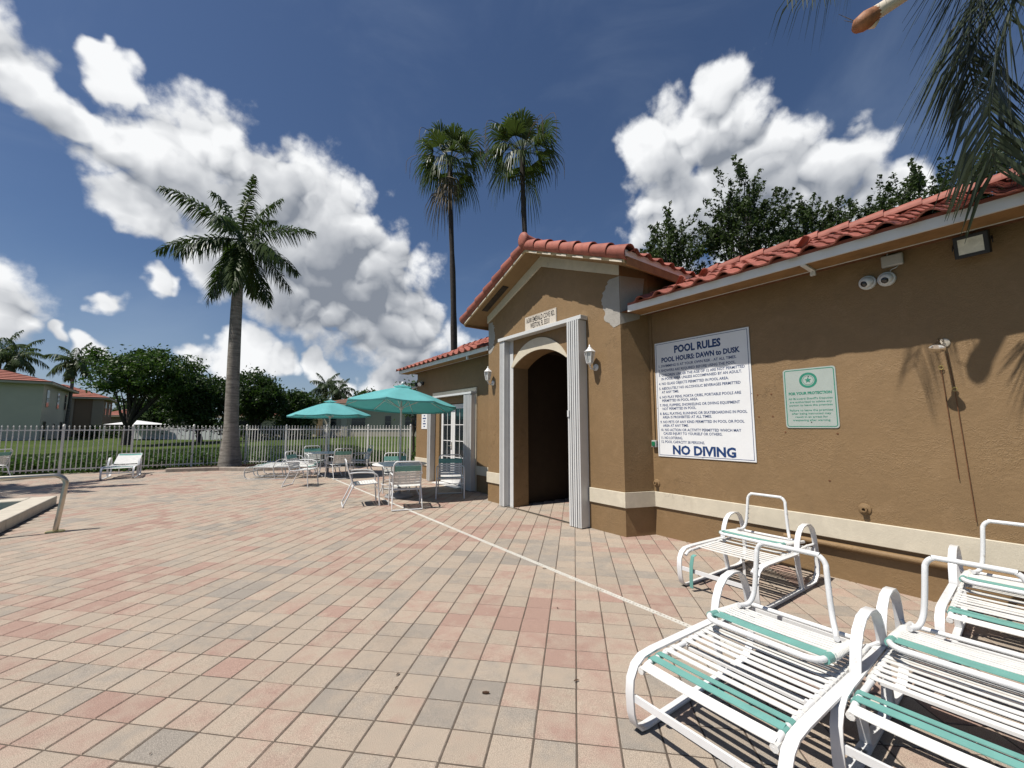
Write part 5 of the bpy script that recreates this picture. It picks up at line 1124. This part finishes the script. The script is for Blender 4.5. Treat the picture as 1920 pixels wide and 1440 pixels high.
for (x, xl, xr, yt, yb, dep, lb, sd, nc) in ((1275, 1190, 1350, 385, 570, 13.5, 'oak behind the roof valley, right beside the portico', 21, 120), (1425, 1320, 1510, 305, 540, 13.0, 'tallest oak with pointed top above the main roof', 22, 170), (1550, 1470, 1640, 352, 520, 13.5, 'oak with a low top in the middle of the main roof', 23, 130), (1730, 1590, 1860, 315, 500, 13.0, 'broad oak above the right of the main roof', 24, 190), (1890, 1790, 2010, 235, 450, 12.5, 'oak behind the hanging palm fronds at the right edge', 25, 170)):
    tree_px('oak_tree', lb, x, dep, xl, xr, yt, yb, nc, 60, .058, 'leaf_oak', GO, forkf=.5, rd=1.3, trunk_r=.16, nlimb=16, clump=.24, seed=sd, bark='bark_dark', hollow=.2, sprig=True)
hg = thing('boundary_hedge', 'long dark clipped hedge across the lawn behind the picket fence', 'hedge', (0, 0, 0)); hc = []
for i in range(150):
    q_ = gat(150+430*(i+rnd.random())/150, 43+rnd.uniform(-.5, .5)); hc.append((q_.x, q_.y, rnd.uniform(.1, 1.35), .5))
MB().quads(leaf_quads(hc, 60, .6, .12, .7)).obj('foliage', 'leaf_dark', hg)
st = MB()
for c_ in hc[::6]: st.tube([(c_[0], c_[1], -.1), (c_[0]+.05, c_[1], c_[2]+.2)], [.04, .015], 5)
st.obj('stem', 'bark', hg)
# shrubs along the outside of the fence
k = 0
def shrub(label, x, y, w, h, seed):
    t = thing('hedge_shrub', label, 'shrub', (x, y, -.07), 0, 'low shrubs along the outside of the fence'); r = random.Random(seed)
    cl = [(r.gauss(0, w*.35), r.gauss(0, .22), r.uniform(.12, h), .16) for _ in range(26)]
    MB().quads(leaf_quads(cl, 30, .75, .055, .8)).obj('foliage', 'shrub_leaf', t)
    st = MB()
    for c in cl[:8]: st.tube([(0, 0, 0), (c[0]*.5, c[1]*.5, c[2]*.5), c[:3]], [.012, .009, .004], 5)
    st.obj('stem', 'bark', t); return t
ORD = ('first', 'second', 'third', 'fourth', 'fifth', 'sixth', 'seventh', 'eighth', 'ninth', 'tenth')
xs_ = [-6.4, -5.6, -4.8, -4.0, -3.2, -2.4, -1.6, -.8, 0., .8]
for i, x in enumerate(xs_): shrub('%s low shrub outside the fence, counting left from the royal palm trunk' % ORD[9-i], x+rnd.uniform(-.15, .15), 20.25+rnd.uniform(-.1, .2), .95, .52+.12*math.sin(i*1.7), 40+i)
for i in range(8): f = (i+.6)/8; shrub('%s low shrub along the slanting fence, counting right from the royal palm trunk' % ORD[i], 1.6+f*4.9+.42, 19.75-f*4.65+.42, .8, .45+.15*math.sin(i*2.1), 60+i)
# grass blades on the nearer lawn
q = []; rs = np.random.RandomState(5); n = 26000
gx = rs.uniform(-9, 9, n); gy = rs.uniform(20.0, 34, n); keep = (gy > 20.1) & ~((gx > 1) & (gy < 20.9-(gx-1)*.9)); gx = gx[keep]; gy = gy[keep]; n = len(gx)
gz = np.array([lawn_z(a, b) for a, b in zip(gx, gy)]); p = np.stack([gx, gy, gz], 1); an = rs.uniform(0, 6.28, n); sd = np.stack([np.cos(an), np.sin(an), 0*an], 1)*.02; up = np.stack([rs.normal(0, .03, n), rs.normal(0, .03, n), rs.uniform(.05, .11, n)], 1)
tag(MB().quads(np.stack([p-sd, p+sd, p+up+sd*.2, p+up-sd*.2], 1)).obj('grass', 'grass_blade'), 'short grass blades on the lawn behind the fence', 'grass', kind='stuff')
# distant wood closing the horizon
cl = []; 
for i in range(420):
    az = AZ+R(rnd.uniform(-75, 75)); dd = rnd.uniform(120, 170); cl.append((math.sin(az)*dd, math.cos(az)*dd, rnd.uniform(0, 6.5), 2.6))
tag(MB().quads(leaf_quads(cl, 70, .7, .75, .8)).obj('distant_wood', 'leaf_far'), 'far line of dark trees closing the horizon', 'wood', kind='stuff')

# ================================================================== HOUSES BEYOND
def hbox(t, name, m_, a, b, bev=None): return MB().box(a, b).obj(name, m_, t)
def hip_roof(t, x0, x1, y0, y1, z, h, ov, m_, name='roof'):
    X0, X1, Y0, Y1 = x0-ov, x1+ov, y0-ov, y1+ov; dx, dy = X1-X0, Y1-Y0
    if dx >= dy: r = [(X0+dy/2, (Y0+Y1)/2), (X1-dy/2, (Y0+Y1)/2)]; F = [(0, 1, 5, 4), (1, 2, 5), (2, 3, 4, 5), (3, 0, 4)]
    else: r = [((X0+X1)/2, Y0+dx/2), ((X0+X1)/2, Y1-dx/2)]; F = [(0, 1, 4), (1, 2, 5, 4), (2, 3, 5), (3, 0, 4, 5)]
    vs = [(X0, Y0, z), (X1, Y0, z), (X1, Y1, z), (X0, Y1, z), (r[0][0], r[0][1], z+h), (r[1][0], r[1][1], z+h)]
    rf = MB().add(vs, F+[(3, 2, 1, 0)]).obj(name, m_, t); MB().box((X0-.02, Y0-.02, z-.18), (X1+.02, Y1+.02, z-.005)).obj('eave_board', 'house_pale', t); return rf
def tile_courses(rf, m_, nrow):  # raised tile courses over each roof face
    me = rf.data
    for p in list(me.polygons):
        v = [me.vertices[i].co.copy() for i in p.vertices]; n = p.normal.copy()
        if n.z < .2 or n.z > .99: continue
        if n.z < 0: continue
        lo = v[0], v[1]; hi = (v[3], v[2]) if len(v) == 4 else (v[2], v[2])
        mb = MB()
        for k in range(nrow):
            a = k/nrow; b = min(.995, (k+1.12)/nrow); A = lo[0].lerp(hi[0], a); B = lo[1].lerp(hi[1], a); Cc = lo[1].lerp(hi[1], b); D = lo[0].lerp(hi[0], b)
            mb.add([A+n*.09, B+n*.09, Cc+n*.02, D+n*.02, A+n*.01, B+n*.01], [(0, 1, 2, 3), (4, 5, 1, 0)])
        mb.obj('tile_course', m_, rf)
def window(t, c, w, h, axis, glass='window_glass'):   # axis 'x' or 'y': the wall's normal, sign in w
    x, y, z = c
    if axis[0] == 'y':
        s = -1 if axis[1] == '-' else 1; f = MB().box((x-w/2-.08, y-.03 if s < 0 else y, z-h/2-.08), (x+w/2+.08, y if s < 0 else y+.03, z+h/2+.08)).obj('window', 'house_pale', t); a = y-.045 if s < 0 else y+.031
        MB().box((x-w/2, a, z-h/2), (x+w/2, a+.014, z-.02)).box((x-w/2, a, z+.02), (x+w/2, a+.014, z+h/2)).obj('pane', glass, f)
    else:
        s = -1 if axis[1] == '-' else 1; f = MB().box((x-.03 if s < 0 else x, y-w/2-.08, z-h/2-.08), (x if s < 0 else x+.03, y+w/2+.08, z+h/2+.08)).obj('window', 'house_pale', t); a = x-.045 if s < 0 else x+.031
        MB().box((a, y-w/2, z-h/2), (a+.014, y+w/2, z-.02)).box((a, y-w/2, z+.02), (a+.014, y+w/2, z+h/2)).obj('pane', glass, f)
# cream two-storey house: its near corner at photo x=76
cA = gat(74, 36); thA = R(3)
hA = thing('neighbour_house', 'cream two-storey house with red tile roof at the left edge', 'house', tuple(cA), thA)
hbox(hA, 'wall', 'house_cream', (-14, 0, -.2), (0, 12.5, 5.35)); tile_courses(hip_roof(hA, -14, 0, 0, 12.5, 5.45, 2.1, .55, 'far_roof'), 'far_roof', 11)
for (yy, zz, w, h) in ((1.7, 4.1, .9, 1.5), (6.2, 4.1, .8, 1.5), (9.8, 4.1, .9, 1.5), (1.5, 1.2, 1.0, 1.6), (5.6, 1.1, .4, 1.4), (8.8, 1.1, 1.0, 1.8)): window(hA, (0, yy, zz), w, h, 'x+')
MB().box((-6.6, 1.6, 6.25), (-6.1, 2.0, 6.65)).obj('roof_vent', 'far_roof_brown', hA)
# brown house behind it
cB = gat(190, 54); hB_ = thing('neighbour_house', 'brown two-storey house with red roof just right of the cream house', 'house', tuple(cB), thA)
hbox(hB_, 'wall', 'house_brown', (-9, 0, -.2), (0, 10, 5.2)); tile_courses(hip_roof(hB_, -9, 0, 0, 10, 5.3, 1.9, .6, 'far_roof'), 'far_roof', 9)
for x in (-3.6, -2.9): MB().box((x, -.14, 0), (x+.22, -.01, 5.1)).obj('downpipe', 'house_pink', hB_)
MB().box((-1.0, -.10, -.2), (.04, -.005, 5.1)).obj('corner_panel', 'house_pink', hB_); window(hB_, (.0, 2.5, 3.9), .8, 1.8, 'x+'); window(hB_, (.0, 6.5, 3.9), .8, 1.8, 'x+')
# further roofs
def low_house(label, x, dep, wd, dpth, eave, rh, wallm, roofm, wins, rot=0):
    c = gat(x, dep); t = thing('neighbour_house', label, 'house', tuple(c), -AZ+rot); hbox(t, 'wall', wallm, (-wd/2, 0, -.2), (wd/2, dpth, eave)); tile_courses(hip_roof(t, -wd/2, wd/2, 0, dpth, eave+.1, rh, .6, roofm), roofm, 9)
    for (xx, zz, w, h) in wins: window(t, (xx, 0, zz), w, h, 'y-')
    return t
low_house('low house with red roof seen under the big spreading tree', 262, 66, 11, 9, 3.2, 1.9, 'house_pink', 'far_roof', ((-2, 1.7, 1.6, 1.2), (2, 1.7, 1.6, 1.2)), R(12))
low_house('low cream house with dark red roof right of the royal palm', 505, 52, 12.5, 9, 2.75, 1.1, 'house_pale', 'far_roof', ((-2.6, 1.55, 3.0, 1.9), (1.4, 1.7, 1.0, 1.2), (4.3, 1.7, 1.2, 1.2)), R(-5))
pale = low_house('pale house with brown hip roof behind the two umbrellas', 702, 50, 12.0, 10, 4.15, 1.55, 'house_pale', 'far_roof_brown', ((-1.9, 2.2, 1.6, 1.3), (1.6, 2.1, .7, 1.4), (4.4, 2.2, 1.5, 1.2), (-4.9, 2.2, .9, 1.3)), R(6))
MB().box((-6.03, -.12, -.2), (-5.2, -.005, 4.0)).box((-3.9, -.12, -.2), (-3.2, -.005, 4.0)).obj('corner_panel', 'house_cream', pale)
# white garden tent and low white wall by the big tree
tb = gat(258, 40); tn = thing('garden_tent', 'small white peaked garden tent under the big spreading tree', 'tent', tuple(tb), -AZ)
MB().add([(-1.7, -1.7, 1.75), (1.7, -1.7, 1.75), (1.7, 1.7, 1.75), (-1.7, 1.7, 1.75), (0, 0, 2.15)], [(0, 1, 4), (1, 2, 4), (2, 3, 4), (3, 0, 4)]).obj('tent_roof', 'tent_cloth', tn).modifiers.new('thickness', 'SOLIDIFY').thickness = .01
for sx in (-1.65, 1.65):
    for sy in (-1.65, 1.65): MB().tube([(sx, sy, 0), (sx, sy, 1.76)], .03, 8).obj('leg', 'white_metal', tn)
gw = gat(335, 42); gwall = thing('garden_wall', 'low white garden wall on the lawn behind the picket fence', 'wall', tuple(gw), -AZ+R(4))
for k in range(5): MB().box((-5+k*2.05, -.08, -.2), (-5+k*2.05+2.0, .08, 1.45)).obj('wall_panel', 'tent_cloth', gwall); MB().box((-5.1+k*2.05, -.12, -.2), (-4.96+k*2.05, .12, 1.55)).obj('post', 'white_paint', gwall)

# ================================================================== SMALL LITTER ON THE DECK
def litter(label, px_, py_, ln, kind_):
    d_ = (_fw + _r2*((px_-960)/FPX) - _u2*((py_-720)/FPX)); p = CAM + d_*(-CAMH/d_.z); r = random.Random(int(px_*7+py_)); an = r.uniform(0, 6.28)
    if kind_ == 'leaf':
        vs = []; 
        for i, (t_, w) in enumerate(((0, .02), (.25, .28), (.5, .36), (.78, .22), (1, .01))): z = .003+.10*ln*math.sin(t_*3.1); vs += [((t_-.5)*ln, -w*ln*.5, z+.06*ln), ((t_-.5)*ln, 0, z), ((t_-.5)*ln, w*ln*.5, z+.10*ln)]
        mb = MB().add(vs, [(3*i+j, 3*i+3+j, 3*i+4+j, 3*i+1+j) for i in range(4) for j in range(2)])
    else: mb = MB().tube([(-ln/2, 0, .006), (0, ln*.04, .008), (ln/2, 0, .006)], [.006, .008, .006], 6)
    o_ = mb.obj('fallen_leaf' if kind_ == 'leaf' else 'fallen_twig', 'dead_leaf', loc=(p.x, p.y, .001)); o_.rotation_euler = (0, 0, an); tag(o_, label, 'leaf' if kind_ == 'leaf' else 'twig', 'dry litter on the pavers')
litter('dark curled leaf on a grey paver left of centre', 746, 1266, 0.0360, 'leaf'); litter('short brown twig on a pink paver below the centre', 911, 1301, 0.0396, 'twig')
litter('dry brown leaf in a paver joint near the first lounger foot', 1081, 1278, 0.0360, 'leaf'); litter('tiny dry leaf beside a joint above the brown twig', 954, 1100, 0.0252, 'leaf')
litter('thin dry leaf left of the white drain strip', 1045, 1141, 0.0324, 'leaf'); litter('dry leaf lying against the white drain strip', 1021, 1067, 0.0432, 'leaf')
litter('small leaf on the pavers far left of the strap chairs', 577, 909, 0.0504, 'leaf'); litter('brown leaf stub in the joint between a grey and a pink paver', 743, 1291, 0.0288, 'leaf')
litter('small dark leaf on the pavers at the lower left', 282, 1415, 0.0158, 'leaf')
